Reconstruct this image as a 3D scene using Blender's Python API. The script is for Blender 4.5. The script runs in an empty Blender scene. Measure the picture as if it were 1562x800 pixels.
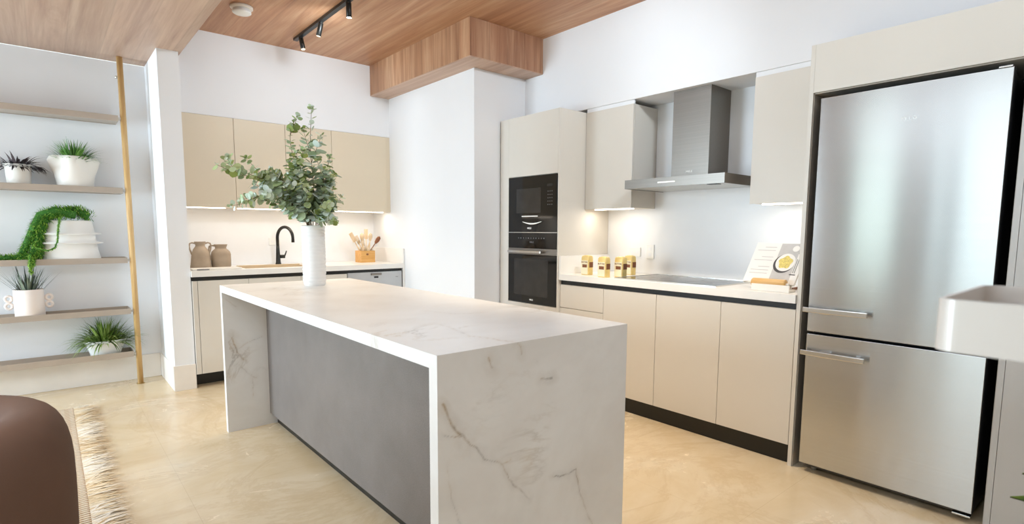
import bpy, bmesh, math, random
from mathutils import Vector, Matrix
random.seed(7)
S = bpy.context.scene
COL = S.collection
PI = math.pi

# ------------------------------------------------------------------ materials
def lin(c):
    if isinstance(c, str):
        c = [int(c[i:i + 2], 16) / 255 for i in (0, 2, 4)]
    return tuple(x / 12.92 if x <= .04045 else ((x + .055) / 1.055) ** 2.4 for x in c) + (1,)

class N:
    """tiny node helper"""
    def __init__(s, name):
        s.m = bpy.data.materials.new(name); s.m.use_nodes = True
        s.t = s.m.node_tree; s.b = s.t.nodes['Principled BSDF']
    def new(s, typ, **kw):
        n = s.t.nodes.new(typ)
        for k, v in kw.items():
            if k in n.inputs: n.inputs[k].default_value = v
            else: setattr(n, k, v)
        return n
    def ln(s, a, b): s.t.links.new(a, b)
    def set(s, k, v):
        if hasattr(v, 'is_linked'): s.ln(v, s.b.inputs[k])
        else: s.b.inputs[k].default_value = v
    def coord(s, scale=(1, 1, 1)):
        tc = s.new('ShaderNodeTexCoord'); g = s.new('ShaderNodeNewGeometry')
        mp = s.new('ShaderNodeMapping'); mp.inputs['Scale'].default_value = scale
        s.ln(g.outputs['Position'], mp.inputs['Vector']); return mp.outputs[0]
    def noise(s, vec, scale, detail=3, rough=.5, dist=0):
        n = s.new('ShaderNodeTexNoise'); n.inputs['Scale'].default_value = scale
        n.inputs['Detail'].default_value = detail; n.inputs['Roughness'].default_value = rough
        n.inputs['Distortion'].default_value = dist
        if vec: s.ln(vec, n.inputs['Vector'])
        return n.outputs['Fac']
    def ramp(s, fac, stops):
        r = s.new('ShaderNodeValToRGB'); e = r.color_ramp.elements
        while len(e) < len(stops): e.new(.5)
        for i, (p, c) in enumerate(stops):
            e[i].position = p; e[i].color = c if len(c) == 4 else tuple(c) + (1,)
        s.ln(fac, r.inputs[0]); return r.outputs[0]
    def math(s, op, a, b=None):
        n = s.new('ShaderNodeMath', operation=op)
        for i, v in enumerate((a, b)):
            if v is None: continue
            if hasattr(v, 'is_linked'): s.ln(v, n.inputs[i])
            else: n.inputs[i].default_value = v
        return n.outputs[0]
    def mix(s, fac, a, b, bt='MIX'):
        n = s.new('ShaderNodeMix', data_type='RGBA', blend_type=bt)
        for i, v in ((0, fac), (6, a), (7, b)):
            if hasattr(v, 'is_linked'): s.ln(v, n.inputs[i])
            else: n.inputs[i].default_value = v
        return n.outputs[2]
    def bump(s, h, strength=.2, dist=.002):
        b = s.new('ShaderNodeBump'); b.inputs['Strength'].default_value = strength
        b.inputs['Distance'].default_value = dist
        s.ln(h, b.inputs['Height']); s.ln(b.outputs[0], s.b.inputs['Normal'])

def plain(name, col, rough=.5, metal=0, var=.04, scale=6, bump=0, bscale=80, spec=None, sub=0):
    n = N(name); c = lin(col)
    v = n.coord()
    f = n.noise(v, scale, 3)
    lo = tuple(x * (1 - var) for x in c[:3]) + (1,); hi = tuple(min(1, x * (1 + var)) for x in c[:3]) + (1,)
    n.set('Base Color', n.ramp(f, [(.3, lo), (.7, hi)]))
    n.set('Roughness', rough); n.set('Metallic', metal)
    if spec is not None: n.set('Specular IOR Level', spec)
    if bump: n.bump(n.noise(v, bscale, 2), bump)
    if sub:
        n.set('Subsurface Weight', sub); n.b.inputs['Subsurface Radius'].default_value = (.01, .01, .01)
    return n.m

def emit(name, col, strength):
    n = N(name); n.set('Base Color', lin(col)); n.set('Emission Color', lin(col)); n.set('Emission Strength', strength)
    return n.m

def wood(name, axis, c1, c2, c3, plank=None, plank_axis=0, rough=.45, gs=1.0, seam=.35):
    n = N(name)
    sc = [11 * gs] * 3; sc[axis] = .7 * gs
    v = n.coord(sc)
    f = n.noise(v, 1.0, 6, .62, .9)
    sc2 = [55 * gs] * 3; sc2[axis] = 2.2 * gs
    f2 = n.noise(n.coord(sc2), 1.0, 3, .6)
    m = n.math('ADD', n.math('MULTIPLY', f, .72), n.math('MULTIPLY', f2, .28))
    col = n.ramp(m, [(.33, lin(c1)), (.5, lin(c2)), (.66, lin(c3))])
    if plank:
        g = n.new('ShaderNodeNewGeometry'); sp = n.new('ShaderNodeSeparateXYZ'); n.ln(g.outputs['Position'], sp.inputs[0])
        p = n.math('DIVIDE', sp.outputs[plank_axis], plank)
        fl = n.math('FLOOR', p)
        wn = n.new('ShaderNodeTexWhiteNoise', noise_dimensions='1D'); n.ln(fl, wn.inputs['W'])
        k = n.math('ADD', n.math('MULTIPLY', wn.outputs['Value'], .16), .90)
        fr = n.math('FRACT', p)
        d = n.math('MINIMUM', fr, n.math('SUBTRACT', 1.0, fr))
        s_ = n.math('GREATER_THAN', d, .004 / plank)
        k2 = n.math('ADD', n.math('MULTIPLY', s_, seam), 1 - seam)
        kk = n.math('MULTIPLY', k, k2)
        cmb = n.new('ShaderNodeCombineColor')
        for i in range(3): n.ln(kk, cmb.inputs[i])
        col = n.mix(1.0, col, cmb.outputs[0], 'MULTIPLY')
    n.set('Base Color', col); n.set('Roughness', rough)
    n.bump(f2, .06)
    return n.m

ANR = .25
def steel(name, col, axis, rough=.25, var=.1, aniso=0, bs=.05):
    n = N(name); c = lin(col)
    sc = [260] * 3; sc[axis] = 1.2
    f = n.noise(n.coord(sc), 1.0, 2)
    n.set('Base Color', n.ramp(f, [(.25, tuple(x * (1 - var) for x in c[:3]) + (1,)), (.75, tuple(min(1, x * (1 + var * .5)) for x in c[:3]) + (1,))]))
    n.set('Metallic', 1.0); n.set('Roughness', rough)
    if aniso:
        tg = n.new('ShaderNodeTangent', direction_type='RADIAL', axis='Z')
        n.set('Anisotropic', aniso); n.set('Anisotropic Rotation', ANR); n.ln(tg.outputs[0], n.b.inputs['Tangent'])
    if bs: n.bump(f, bs, .001)
    return n.m

def marble():
    n = N('marble_quartz'); v = n.coord()
    base = n.ramp(n.noise(v, 1.6, 5, .6, .6), [(.3, lin('E4E0DB')), (.55, lin('EFEDEA')), (.75, lin('F4F3F1'))])
    w = n.noise(v, 1.3, 7, .62, 1.2)
    a = n.math('ABSOLUTE', n.math('SUBTRACT', w, .5))
    line = n.ramp(a, [(0, (1, 1, 1)), (.006, (.55, .55, .55)), (.022, (0, 0, 0))])
    mask = n.ramp(n.noise(v, 1.9, 2, .5), [(.52, (0, 0, 0)), (.72, (.5, .5, .5))])
    f = n.math('MULTIPLY', line, mask)
    vc = n.ramp(n.noise(v, 7, 2), [(.35, lin('8F887F')), (.65, lin('B69A68'))])
    col = n.mix(f, base, vc)
    at = n.new('ShaderNodeAttribute', attribute_name='vein')
    pv = n.math('MULTIPLY', at.outputs['Fac'], n.ramp(n.noise(v, 22, 4, .7), [(.3, (.25, .25, .25)), (.62, (1, 1, 1))]))
    vc2 = n.ramp(n.noise(v, 9, 3), [(.38, lin('7D766E')), (.62, lin('B0905A'))])
    col = n.mix(pv, col, vc2)
    n.set('Base Color', col); n.set('Roughness', .32)
    return n.m

def floor_mat():
    n = N('travertine_tiles'); v = n.coord()
    f = n.noise(n.coord((1.1, 1.9, 1)), 1.3, 8, .62, .9)
    col = n.ramp(f, [(.25, lin('D6BF99')), (.45, lin('DFCBA9')), (.6, lin('E5D4B7')), (.8, lin('E8DAC1'))])
    vv = n.noise(v, 1.1, 9, .68, 1.4)
    a = n.math('ABSOLUTE', n.math('SUBTRACT', vv, .5))
    vein = n.ramp(a, [(0, (.28, .28, .28)), (.04, (0, 0, 0))])
    col = n.mix(vein, col, lin('C4A67C'))
    sp = n.new('ShaderNodeSeparateXYZ'); n.ln(v, sp.inputs[0])
    ds = []
    for i, off in ((0, .46), (1, 1.12)):
        p = n.math('FRACT', n.math('DIVIDE', n.math('ADD', sp.outputs[i], 9.125 - off), .9125))
        ds.append(n.math('MINIMUM', p, n.math('SUBTRACT', 1.0, p)))
    d = n.math('MINIMUM', ds[0], ds[1])
    j = n.math('LESS_THAN', d, .0014)
    col = n.mix(n.math('MULTIPLY', j, .3), col, lin('B79C78'))
    n.set('Base Color', col); n.set('Roughness', n.ramp(f, [(.3, (.2, .2, .2)), (.7, (.3, .3, .3))]))
    return n.m

def fabric_panel():
    n = N('grey_panel_weave'); v = n.coord((1, 60, 60))
    f = n.noise(n.coord((1, 260, 260)), 1, 3)
    g = n.noise(n.coord(), 5, 4, .6)
    col = n.ramp(n.math('ADD', n.math('MULTIPLY', f, .6), n.math('MULTIPLY', g, .4)), [(.3, lin('6C6662')), (.7, lin('89817D'))])
    n.set('Base Color', col); n.set('Roughness', .42); n.bump(f, .12)
    return n.m

def leafmat(name, c1, c2, c3, rough=.5):
    n = N(name)
    at = n.new('ShaderNodeAttribute', attribute_name='tint')
    col = n.ramp(at.outputs['Fac'], [(.05, lin(c1)), (.5, lin(c2)), (.95, lin(c3))])
    f = n.noise(n.coord(), 60, 2)
    col = n.mix(n.math('MULTIPLY', f, .25), col, lin(c1))
    n.set('Base Color', col); n.set('Roughness', rough)
    n.set('Transmission Weight', 0)
    return n.m

def rug_mat():
    n = N('woven_rug'); v = n.coord()
    w = n.new('ShaderNodeTexWave', wave_type='BANDS', bands_direction='Y'); n.ln(v, w.inputs['Vector'])
    w.inputs['Scale'].default_value = 14; w.inputs['Distortion'].default_value = 1.2; w.inputs['Detail'].default_value = 2
    w2 = n.new('ShaderNodeTexWave', wave_type='BANDS', bands_direction='X'); n.ln(v, w2.inputs['Vector'])
    w2.inputs['Scale'].default_value = 7; w2.inputs['Distortion'].default_value = .8
    c = n.ramp(w.outputs['Fac'], [(.3, lin('C49C72')), (.75, lin('EDE2CC'))])
    c2 = n.ramp(w2.outputs['Fac'], [(.4, (0, 0, 0)), (.8, (.35, .35, .35))])
    n.set('Base Color', n.mix(c2, c, lin('EADFCB'))); n.set('Roughness', .9)
    n.bump(w.outputs['Fac'], .8, .01)
    return n.m

M = {}
M['wall'] = plain('white_wall_paint', 'EDEEF0', .75, var=.012, scale=2)
M['wallsplash'] = plain('white_back_panel', 'EEEFF1', .35, var=.01)
M['ceil'] = wood('ceiling_wood', 1, '9C6B4C', 'B98A67', 'CDA582', plank=.21, plank_axis=0, seam=.10, gs=.8)
M['ceil_low'] = wood('low_ceiling_wood', 1, 'A08270', 'B79A86', 'CBB19C', plank=.21, plank_axis=0, seam=.08, gs=.7)
M['beamx'] = wood('beam_wood', 2, '97694C', 'B98C6A', 'D3AE8C', plank=.185, plank_axis=1, seam=.18, gs=.9)
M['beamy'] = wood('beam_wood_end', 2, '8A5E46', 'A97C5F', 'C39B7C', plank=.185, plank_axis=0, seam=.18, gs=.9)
M['floor'] = floor_mat()
M['base'] = plain('stone_skirting', 'F1EBE3', .35, var=.05, scale=4)
M['cab'] = plain('beige_laminate', 'DAD4CA', .42, var=.015, scale=3)
M['cab_warmlit'] = plain('beige_laminate_warmlit', 'DED0B8', .42, var=.015, scale=3)  # same beige laminate with the warm lamplight put into its colour
M['cab_shaded'] = plain('beige_laminate_shaded', 'C6C5C3', .42, var=.015, scale=3)  # same beige laminate, greyed so its colour carries the shade by the fridge
M['lining'] = plain('grey_brown_lining', 'BDB4A8', .6, var=.04)
M['cab_in'] = plain('taupe_carcass', 'A89F94', .6, var=.02)
M['black'] = plain('black_anodised', '14130F', .4, var=.05)
M['recess'] = plain('dark_recess', '4A4641', .6, var=.05)
M['marble'] = marble()
M['quartz'] = plain('white_quartz_worktop', 'F0EEEA', .3, var=.02, scale=5)
M['grey'] = fabric_panel()
M['ssv'] = steel('brushed_fridge_steel', 'C9CBCD', 1, .19, .04, aniso=.96, bs=.0)
M['ssh'] = steel('brushed_hood_steel', '8C867F', 1, .36, .08)
M['ssc'] = steel('polished_steel', 'D5D5D3', 1, .18, .03)
M['dwsteel'] = plain('dishwasher_steel_finish', 'BFC0C1', .35, .6, .03)
M['dark_metal'] = plain('dark_fridge_edge', '1D2024', .35, .3, .05)
M['glass_black'] = plain('black_oven_glass', '0B0B0B', .06, var=.0)
M['glass_grey'] = plain('smoked_oven_window', '2E2D2C', .1, var=.15, scale=12)
M['hob'] = plain('hob_glass', '3A3B3C', .08, var=.0)
M['white_print'] = emit('white_marking', 'D8D8D4', .25)
M['dim_print'] = plain('grey_marking', '77777A', .5)
M['faint'] = plain('steel_lettering', 'E6E8E8', .3, .4, 0)
M['led'] = emit('led_strip', 'FFEFDC', 3.5)
M['hoodled'] = plain('hood_filter', 'C9C9C6', .3, .6, .04)
M['tray'] = plain('taupe_metal_tray', 'B9AC9E', .36, .35, .04, 9)
M['tray2'] = plain('pale_metal_tray', 'D6D0CA', .32, .2, .03, 9)
M['pole'] = wood('pole_oak', 2, 'B98F58', 'D2AC74', 'E2C594', rough=.45, gs=2)
M['brass'] = plain('brass_fitting', 'A98B4E', .3, .8, .03)
M['bracket'] = plain('nickel_bracket', 'C3C1BA', .3, .7, .03)
M['ceramic'] = plain('white_ceramic', 'F0ECE4', .45, var=.02)
M['ceramic_pink'] = plain('blush_ceramic', 'EFE4DC', .5, var=.02)
M['ceramic_matt'] = plain('matt_white_ceramic', 'F1EFEB', .6, var=.02, bump=.1, bscale=60)
M['vase'] = plain('white_ribbed_vase', 'F3F2F0', .4, var=.01)
M['soil'] = plain('dark_soil', '2F261D', .95, var=.3, scale=60, bump=.6)
M['stone_jug'] = plain('taupe_stoneware', 'A4937F', .75, var=.1, scale=14, bump=.3, bscale=120)
M['green'] = leafmat('fresh_green_leaf', '2E5A1C', '4E8A2C', '86B552')
M['moss'] = leafmat('trailing_moss_green', '2F6A1E', '5A9C2C', 'B0D257', .7)
M['olive'] = leafmat('grass_green_leaf', '3F5A1C', '6C8B34', 'A4B866')
M['purple'] = leafmat('dark_purple_leaf', '2B2527', '4A4044', '77696A')
M['aloe'] = leafmat('grey_green_spike', '37443A', '5F6D5C', '93A08A')
M['euca'] = leafmat('eucalyptus_leaf', '8A9C52', 'B2C4A2', 'DDE9E6', .6)
M['stem'] = plain('brown_green_stem', '6B5B3C', .7, var=.15, scale=30)
M['bigleaf'] = leafmat('dark_broad_leaf', '22331A', '3D5A20', '8AA23A', .4)
M['suede'] = plain('brown_suede', '6B5041', .85, var=.08, scale=5, bump=.25, bscale=300)
M['rug'] = rug_mat()
M['fringe'] = leafmat('jute_fringe', 'D2B283', 'EBD9B8', 'FAF3E6', .9)
M['woodblock'] = wood('oak_box', 0, 'C98F46', 'DBA45A', 'E7B873', gs=3)
M['utensil'] = wood('pale_beech', 2, 'C9A77C', 'DDC29C', 'EAD7B8', gs=4)
M['walnut'] = wood('walnut', 2, '6E3F24', '8A5433', 'A06B45', gs=4)
M['pinwood'] = wood('rolling_pin_wood', 1, 'CFA05E', 'DCB070', 'E8C48C', gs=4)
M['paper'] = plain('book_paper', 'F1F0EE', .6, var=.01)
M['pagegrey'] = plain('page_photo_grey', 'C8C7C7', .6, var=.06, scale=20)
M['pagedark'] = plain('page_print_dark', '4B4A4C', .6, var=.1)
M['pasta'] = plain('page_photo_pasta', 'E8D27C', .6, var=.3, scale=150)
M['platewhite'] = plain('page_photo_plate', 'F4F3F0', .6, var=.02)
M['gold'] = plain('gold_tin', 'E8CD86', .36, .2, .1, 18)
M['cream'] = plain('cream_label', 'F0E6C6', .5, var=.03)
M['brownprint'] = plain('brown_print', '7C4A2C', .6, var=.15)
M['sink'] = plain('beige_composite_sink', 'D9C5A4', .4, var=.03)
M['plate'] = plain('white_switch_plastic', 'F0F0EE', .4, var=0)
M['detector'] = plain('cream_plastic', 'DFD6CB', .45, var=.02)
M['concrete'] = plain('terrace_paving', 'C9C3B8', .8, var=.1)
M['frame'] = plain('dark_window_frame', '3B3A3A', .4, .2, .03)
M['curtain'] = plain('white_sheer_curtain', 'ECEAE6', .9, var=.02)
M['hedge'] = leafmat('hedge_leaf', '4A6A3C', '7C9A6C', 'B5C9A8')
M['lens_on'] = emit('lit_spot_lens', 'FFF4DF', 25)
M['lens_dim'] = emit('spot_lens', 'FFF0D6', 1.2)

# ------------------------------------------------------------------ mesh builder
class MB:
    def __init__(s): s.v = []; s.f = []; s.t = []; s.sm = []; s.attr = None
    def add(s, vs, fs, smooth=False, tint=None):
        o = len(s.v); s.v += [tuple(p) for p in vs]
        s.f += [tuple(i + o for i in f) for f in fs]; s.sm += [smooth] * len(fs)
        s.t += ([tint] * len(vs)) if not isinstance(tint, list) else tint
        return s
    def box(s, x0, x1, y0, y1, z0, z1, bev=0.0, seg=2, rot=None, piv=None):
        if x0 > x1: x0, x1 = x1, x0
        if y0 > y1: y0, y1 = y1, y0
        if z0 > z1: z0, z1 = z1, z0
        bm = bmesh.new(); bmesh.ops.create_cube(bm, size=1)
        for v in bm.verts:
            v.co = Vector(((x0 + x1) / 2 + v.co.x * (x1 - x0), (y0 + y1) / 2 + v.co.y * (y1 - y0), (z0 + z1) / 2 + v.co.z * (z1 - z0)))
        if bev:
            bev = min(bev, .45 * min(x1 - x0, y1 - y0, z1 - z0))
            bmesh.ops.bevel(bm, geom=list(bm.edges), offset=bev, segments=seg, profile=.6, affect='EDGES')
        bm.verts.index_update()
        vs = [v.co.copy() for v in bm.verts]
        if rot is not None:
            p = Vector(piv if piv else ((x0 + x1) / 2, (y0 + y1) / 2, (z0 + z1) / 2))
            vs = [rot @ (v - p) + p for v in vs]
        s.add(vs, [[v.index for v in f.verts] for f in bm.faces]); bm.free(); return s
    def lathe(s, prof, c=(0, 0, 0), n=48, mod=None, smooth=True, sx=1, sy=1, cap=True, mat=None):
        vs = []; fs = []; k = len(prof)
        for i in range(n):
            a = 2 * PI * i / n
            for j, (r, z) in enumerate(prof):
                rr = r * (mod(a, j / (k - 1), z) if mod else 1)
                vs.append(Vector((rr * math.cos(a) * sx, rr * math.sin(a) * sy, z)))
        for i in range(n):
            i2 = (i + 1) % n
            for j in range(k - 1):
                fs.append((i * k + j, i2 * k + j, i2 * k + j + 1, i * k + j + 1))
        if mat is not None: vs = [mat @ v for v in vs]
        c = Vector(c); vs = [v + c for v in vs]
        s.add(vs, fs, smooth)
        if cap:
            o = len(s.v) - len(vs)
            for j, flip in ((0, True), (k - 1, False)):
                if prof[j][0] > 1e-5:
                    f = [o + i * k + j for i in range(n)]
                    s.f.append(tuple(f[::-1] if flip else f)); s.sm.append(False)
        return s
    def tube(s, pts, r, n=10, smooth=True, tint=None):
        pts = [Vector(p) for p in pts]; m = len(pts)
        rs = r if isinstance(r, (list, tuple)) else [r] * m
        vs = []; fs = []; up = None
        for i, p in enumerate(pts):
            d = (pts[min(i + 1, m - 1)] - pts[max(i - 1, 0)]).normalized()
            if up is None: up = d.orthogonal().normalized()
            up = (up - d * up.dot(d)); up = up.normalized() if up.length > 1e-6 else d.orthogonal().normalized()
            w = d.cross(up)
            for k in range(n):
                a = 2 * PI * k / n
                vs.append(p + (up * math.cos(a) + w * math.sin(a)) * rs[i])
        for i in range(m - 1):
            for k in range(n):
                k2 = (k + 1) % n
                fs.append((i * n + k, i * n + k2, (i + 1) * n + k2, (i + 1) * n + k))
        fs.append(tuple(range(n))[::-1]); fs.append(tuple(range((m - 1) * n, m * n)))
        return s.add(vs, fs, smooth, tint)
    def blade(s, p, d, length, w, droop=.4, tint=.5, seg=5, side=None, fold=.15):
        p = Vector(p); d = Vector(d).normalized(); cur = p.copy()
        side = (side or d.cross(Vector((0, 0, 1)))); 
        if side.length < 1e-4: side = Vector((1, 0, 0))
        side = side.normalized(); vs = []; fs = []
        for i in range(seg + 1):
            t = i / seg
            ww = w * (math.sin(PI * min(1, t * .75 + .25)) ** .8) * (1 - t ** 4) + .0004
            nrm = side.cross(d).normalized()
            vs += [cur - side * ww, cur + nrm * (-fold * ww), cur + side * ww]
            cur = cur + d * (length / seg)
            d = (d + Vector((0, 0, -droop / seg))).normalized()
        for i in range(seg):
            a = i * 3
            fs += [(a, a + 1, a + 4, a + 3), (a + 1, a + 2, a + 5, a + 4)]
        return s.add(vs, fs, True, tint)
    def disc(s, p, nrm, r, tint=.5, n=8, up=None, el=1.15):
        p = Vector(p); nrm = Vector(nrm).normalized(); u = Vector(up) if up else nrm.orthogonal()
        u = (u - nrm * u.dot(nrm)); u = u.normalized() if u.length > 1e-5 else nrm.orthogonal().normalized()
        w = nrm.cross(u); vs = [p + u * r * el]
        vs[0] = p + u * r * el * .9 - nrm * r * .12
        for k in range(n):
            a = 2 * PI * k / n
            tip = 1.15 if k == 0 else 1
            vs.append(p + u * (r * el * (1 + math.cos(a) * tip)) * .95 + w * r * math.sin(a))
        fs = [(0, k + 1, (k + 1) % n + 1) for k in range(n)]
        return s.add(vs, fs, True, tint)
    def text(s, body, size, origin, right, up, depth=.0006, align='CENTER', spacing=1.0):
        cu = bpy.data.curves.new('t', 'FONT'); cu.body = body; cu.size = size; cu.extrude = depth
        cu.align_x = align; cu.align_y = 'CENTER'; cu.space_character = spacing; cu.resolution_u = 3
        ob = bpy.data.objects.new('t', cu); COL.objects.link(ob)
        dg = bpy.context.evaluated_depsgraph_get(); dg.update()
        me = bpy.data.meshes.new_from_object(ob.evaluated_get(dg))
        r = Vector(right).normalized(); u = Vector(up).normalized(); n = r.cross(u); o = Vector(origin)
        s.add([o + r * v.co.x + u * v.co.y + n * v.co.z for v in me.vertices], [list(p.vertices) for p in me.polygons])
        bpy.data.objects.remove(ob); bpy.data.curves.remove(cu); bpy.data.meshes.remove(me); return s
    def off_wall(s, y=5.643):
        s.v = [(a, min(b, y - .02 * (1 - math.exp(-max(0, b - y) * 20)) if b > y else b), c) for a, b, c in s.v]; return s
    def build(s, name, mat, parent=None, loc=None, label=None):
        base = Vector((0, 0, 0)); 
        if parent is not None:
            base = wloc(parent)
            if loc is None: loc = base
        if loc is None: loc = Vector((0, 0, 0))
        loc = Vector(loc)
        me = bpy.data.meshes.new(name)
        me.from_pydata([tuple(Vector(v) - loc) for v in s.v], [], s.f)
        me.polygons.foreach_set('use_smooth', s.sm)
        if any(t is not None for t in s.t):
            a = me.attributes.new('tint', 'FLOAT', 'POINT')
            a.data.foreach_set('value', [(.5 if t is None else t) for t in s.t])
        if s.attr is not None:
            a = me.attributes.new('vein', 'FLOAT', 'POINT')
            a.data.foreach_set('value', s.attr + [0.0] * (len(s.v) - len(s.attr)))
        me.materials.append(M[mat] if isinstance(mat, str) else mat)
        bm = bmesh.new(); bm.from_mesh(me)
        if not any(t is not None for t in s.t): bmesh.ops.recalc_face_normals(bm, faces=bm.faces)
        bm.to_mesh(me); bm.free(); me.update()
        o = bpy.data.objects.new(name, me); COL.objects.link(o)
        o.location = loc - base
        if parent is not None: o.parent = parent
        if label: o['label'] = label
        return o

def wloc(o):
    l = Vector(o.location)
    while o.parent: o = o.parent; l += Vector(o.location)
    return l

def box(*a, **k): return MB().box(*a, **k)
def tag(o, label, cat, group=None):
    o['label'] = label; o['category'] = cat
    if group: o['group'] = group
    return o
def thing(name, loc, label, cat, group=None):
    o = bpy.data.objects.new(name, None); COL.objects.link(o); o.location = loc
    o.empty_display_size = .05
    return tag(o, label, cat, group)
def struct(name, mb, mat):
    o = mb.build(name, mat); o['kind'] = 'structure'; return o

# ------------------------------------------------------------------ room shell
XL, YB = -3.2, -2.6          # left (window) wall and wall behind the camera
ZC, ZL = 2.923, 2.648
struct('floor', box(XL - .1, 3.9, YB - .1, 5.9, -.12, 0), 'floor')
struct('wall_shelf_side', box(XL - .1, .731, 5.65, 5.8, 0, ZL), 'wall')
struct('wall_stub', box(.731, .874, 4.999, 5.8, 0, ZL), 'wall')
struct('wall_back', box(.874, 2.789, 5.65, 5.8, 0, 2.245), 'wallsplash')
struct('wall_back_upper', box(.874, 2.789, 5.252, 5.8, 2.245, ZC), 'wall')
struct('wall_corner_column', box(2.789, 3.8, 3.776, 5.8, 0, ZC), 'wall')
struct('wall_right', box(3.658, 3.8, YB, 3.776, 0, 2.259), 'wallsplash')
struct('wall_right_upper', box(3.355, 3.8, YB, 3.776, 2.259, ZC), 'wall')
struct('wall_behind', box(XL - .1, 3.8, YB - .12, YB, 0, ZC), 'wall')
struct('ceiling', box(.86, 3.9, YB - .1, 5.9, ZC, ZC + .1), 'ceil')
struct('ceiling_lowered', box(XL - .1, .895, YB - .1, 5.64, ZL, ZC + .08), 'ceil_low')
# wooden collar round the column head
struct('trim_1', box(2.585, 2.789, 3.556, 5.252, 2.638, ZC).box(2.789, 3.355, 3.57, 3.776, 2.638, ZC), 'beamx')
struct('trim_2', box(2.588, 3.355, 3.552, 3.57, 2.637, ZC), 'beamy')
M['beamu'] = wood('beam_underside', 1, 'A5836C', 'BC9C86', 'CFB39E', rough=.45, gs=.8)
struct('trim_3', box(2.584, 2.789, 3.552, 5.252, 2.630, 2.6365).box(2.789, 3.355, 3.552, 3.776, 2.630, 2.6365), 'beamu')
# stone skirting
struct('baseboard_shelf', box(XL, .719, 5.634, 5.65, 0, .205, .003), 'base')
struct('baseboard_stub', box(.719, .731, 4.987, 5.634, 0, .205, .003).box(.719, .876, 4.985, 4.999, 0, .205, .003), 'base')
# glazed wall on the left (the daylight side)
bays = [(.55, 1.88), (1.88, 2.15), (2.45, 3.15), (3.8, 5.55)]
struct('wall_left', box(XL - .12, XL, 5.55, 5.65, 0, ZL).box(XL - .12, XL, YB, .55, 0, ZL).box(XL - .12, XL, .55, 5.55, 2.45, ZL).box(XL - .12, XL, 2.15, 2.45, 0, 2.45).box(XL - .12, XL, 3.15, 3.8, 0, 2.45), 'wall')
for i, (a, b) in enumerate(bays):
    w = MB()
    w.box(XL - .09, XL - .03, a, a + .07, 0, 2.45).box(XL - .09, XL - .03, b - .07, b, 0, 2.45)
    w.box(XL - .09, XL - .03, a + .07, b - .07, 0, .08).box(XL - .09, XL - .03, a + .07, b - .07, 2.37, 2.45)
    o = w.build('window_%d' % (i + 1), 'frame'); o['kind'] = 'structure'
struct('ground_outside', box(XL - 6, XL - .12, YB - 3, 9, -.2, -.02), 'concrete')
# sheer curtains beside the glazing
for k, (ya, yb) in enumerate(((2.17, 2.40), (3.25, 3.7))):
    mb = MB(); pts = []; n = 60
    for i in range(n + 1):
        y = ya + (yb - ya) * i / n; x = XL + .09 + .03 * math.sin(i * .9) + .01 * math.sin(i * 2.3)
        pts.append((x, y))
    vs = [(x, y, z) for (x, y) in pts for z in (.02, 2.6)]
    mb.add(vs, [(2 * i, 2 * i + 2, 2 * i + 3, 2 * i + 1) for i in range(n)], True)
    o = mb.build('curtain', 'curtain', loc=(XL + .09, ya, .02))
    tag(o, ['narrow white sheer curtain against the slim pier of the glazed wall', 'wider white sheer curtain against the broad pier of the glazed wall'][k], 'curtain')
# hedge outside
hb = MB()
for i in range(1500):
    y = random.uniform(-2.5, 6); z = random.uniform(0, 1.5) * (.8 + .2 * math.sin(y * 3)); x = XL - 3.3 + random.uniform(-.2, .2)
    hb.disc((x, y, z), (random.uniform(.3, 1), random.uniform(-1, 1), random.uniform(-.3, 1)), random.uniform(.04, .09), random.random(), 6)
h = hb.build('hedge', 'hedge', loc=(XL - 3.3, 1.5, 0)); tag(h, 'clipped green hedge on the terrace outside the windows', 'hedge')

# ------------------------------------------------------------------ kitchen island
IX0, IX1, IY0, IY1, IZ = .822, 1.673, 1.287, 3.796, .945
ST = .043
isl = thing('kitchen_island', ((IX0 + IX1) / 2, (IY0 + IY1) / 2, 0), 'long waterfall kitchen island in veined white marble with grey back panel', 'kitchen island')
def seg_d(px, py, a, b):
    dx, dy = b[0] - a[0], b[1] - a[1]; l = dx * dx + dy * dy
    t = max(0, min(1, ((px - a[0]) * dx + (py - a[1]) * dy) / l))
    return math.hypot(px - a[0] - dx * t, py - a[1] - dy * t), t
from mathutils import noise as mn
def veinval(u, v, veins):
    w = mn.noise(Vector((u * 9, v * 9, 3.1))) * .016 + mn.noise(Vector((u * 34, v * 34, 9.1))) * .006
    w2 = mn.noise(Vector((u * 9, v * 9, 7.7))) * .016 + mn.noise(Vector((u * 34, v * 34, 1.3))) * .006
    best = 0
    for pts, width, k in veins:
        for a, b in zip(pts[:-1], pts[1:]):
            if abs(u - a[0]) > .4 or abs(v - a[1]) > .4: continue
            d, t = seg_d(u + w, v + w2, a, b)
            ww = width * (.55 + .9 * abs(mn.noise(Vector((u * 12, v * 12, 5)))) * 1.6)
            best = max(best, k * max(0, 1 - d / ww) ** 1.5, .22 * k * max(0, 1 - d / (ww * 5)))
    return best
def veined_grid(mb, fn, nu, nv, veins, uvfn):
    vs = []; at = []
    for i in range(nu + 1):
        for j in range(nv + 1):
            p = fn(i / nu, j / nv); vs.append(p); at.append(veinval(*uvfn(p), veins))
    fs = [(i * (nv + 1) + j, (i + 1) * (nv + 1) + j, (i + 1) * (nv + 1) + j + 1, i * (nv + 1) + j + 1) for i in range(nu) for j in range(nv)]
    mb.attr = (mb.attr or []) + at
    mb.add(vs, fs)
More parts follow.
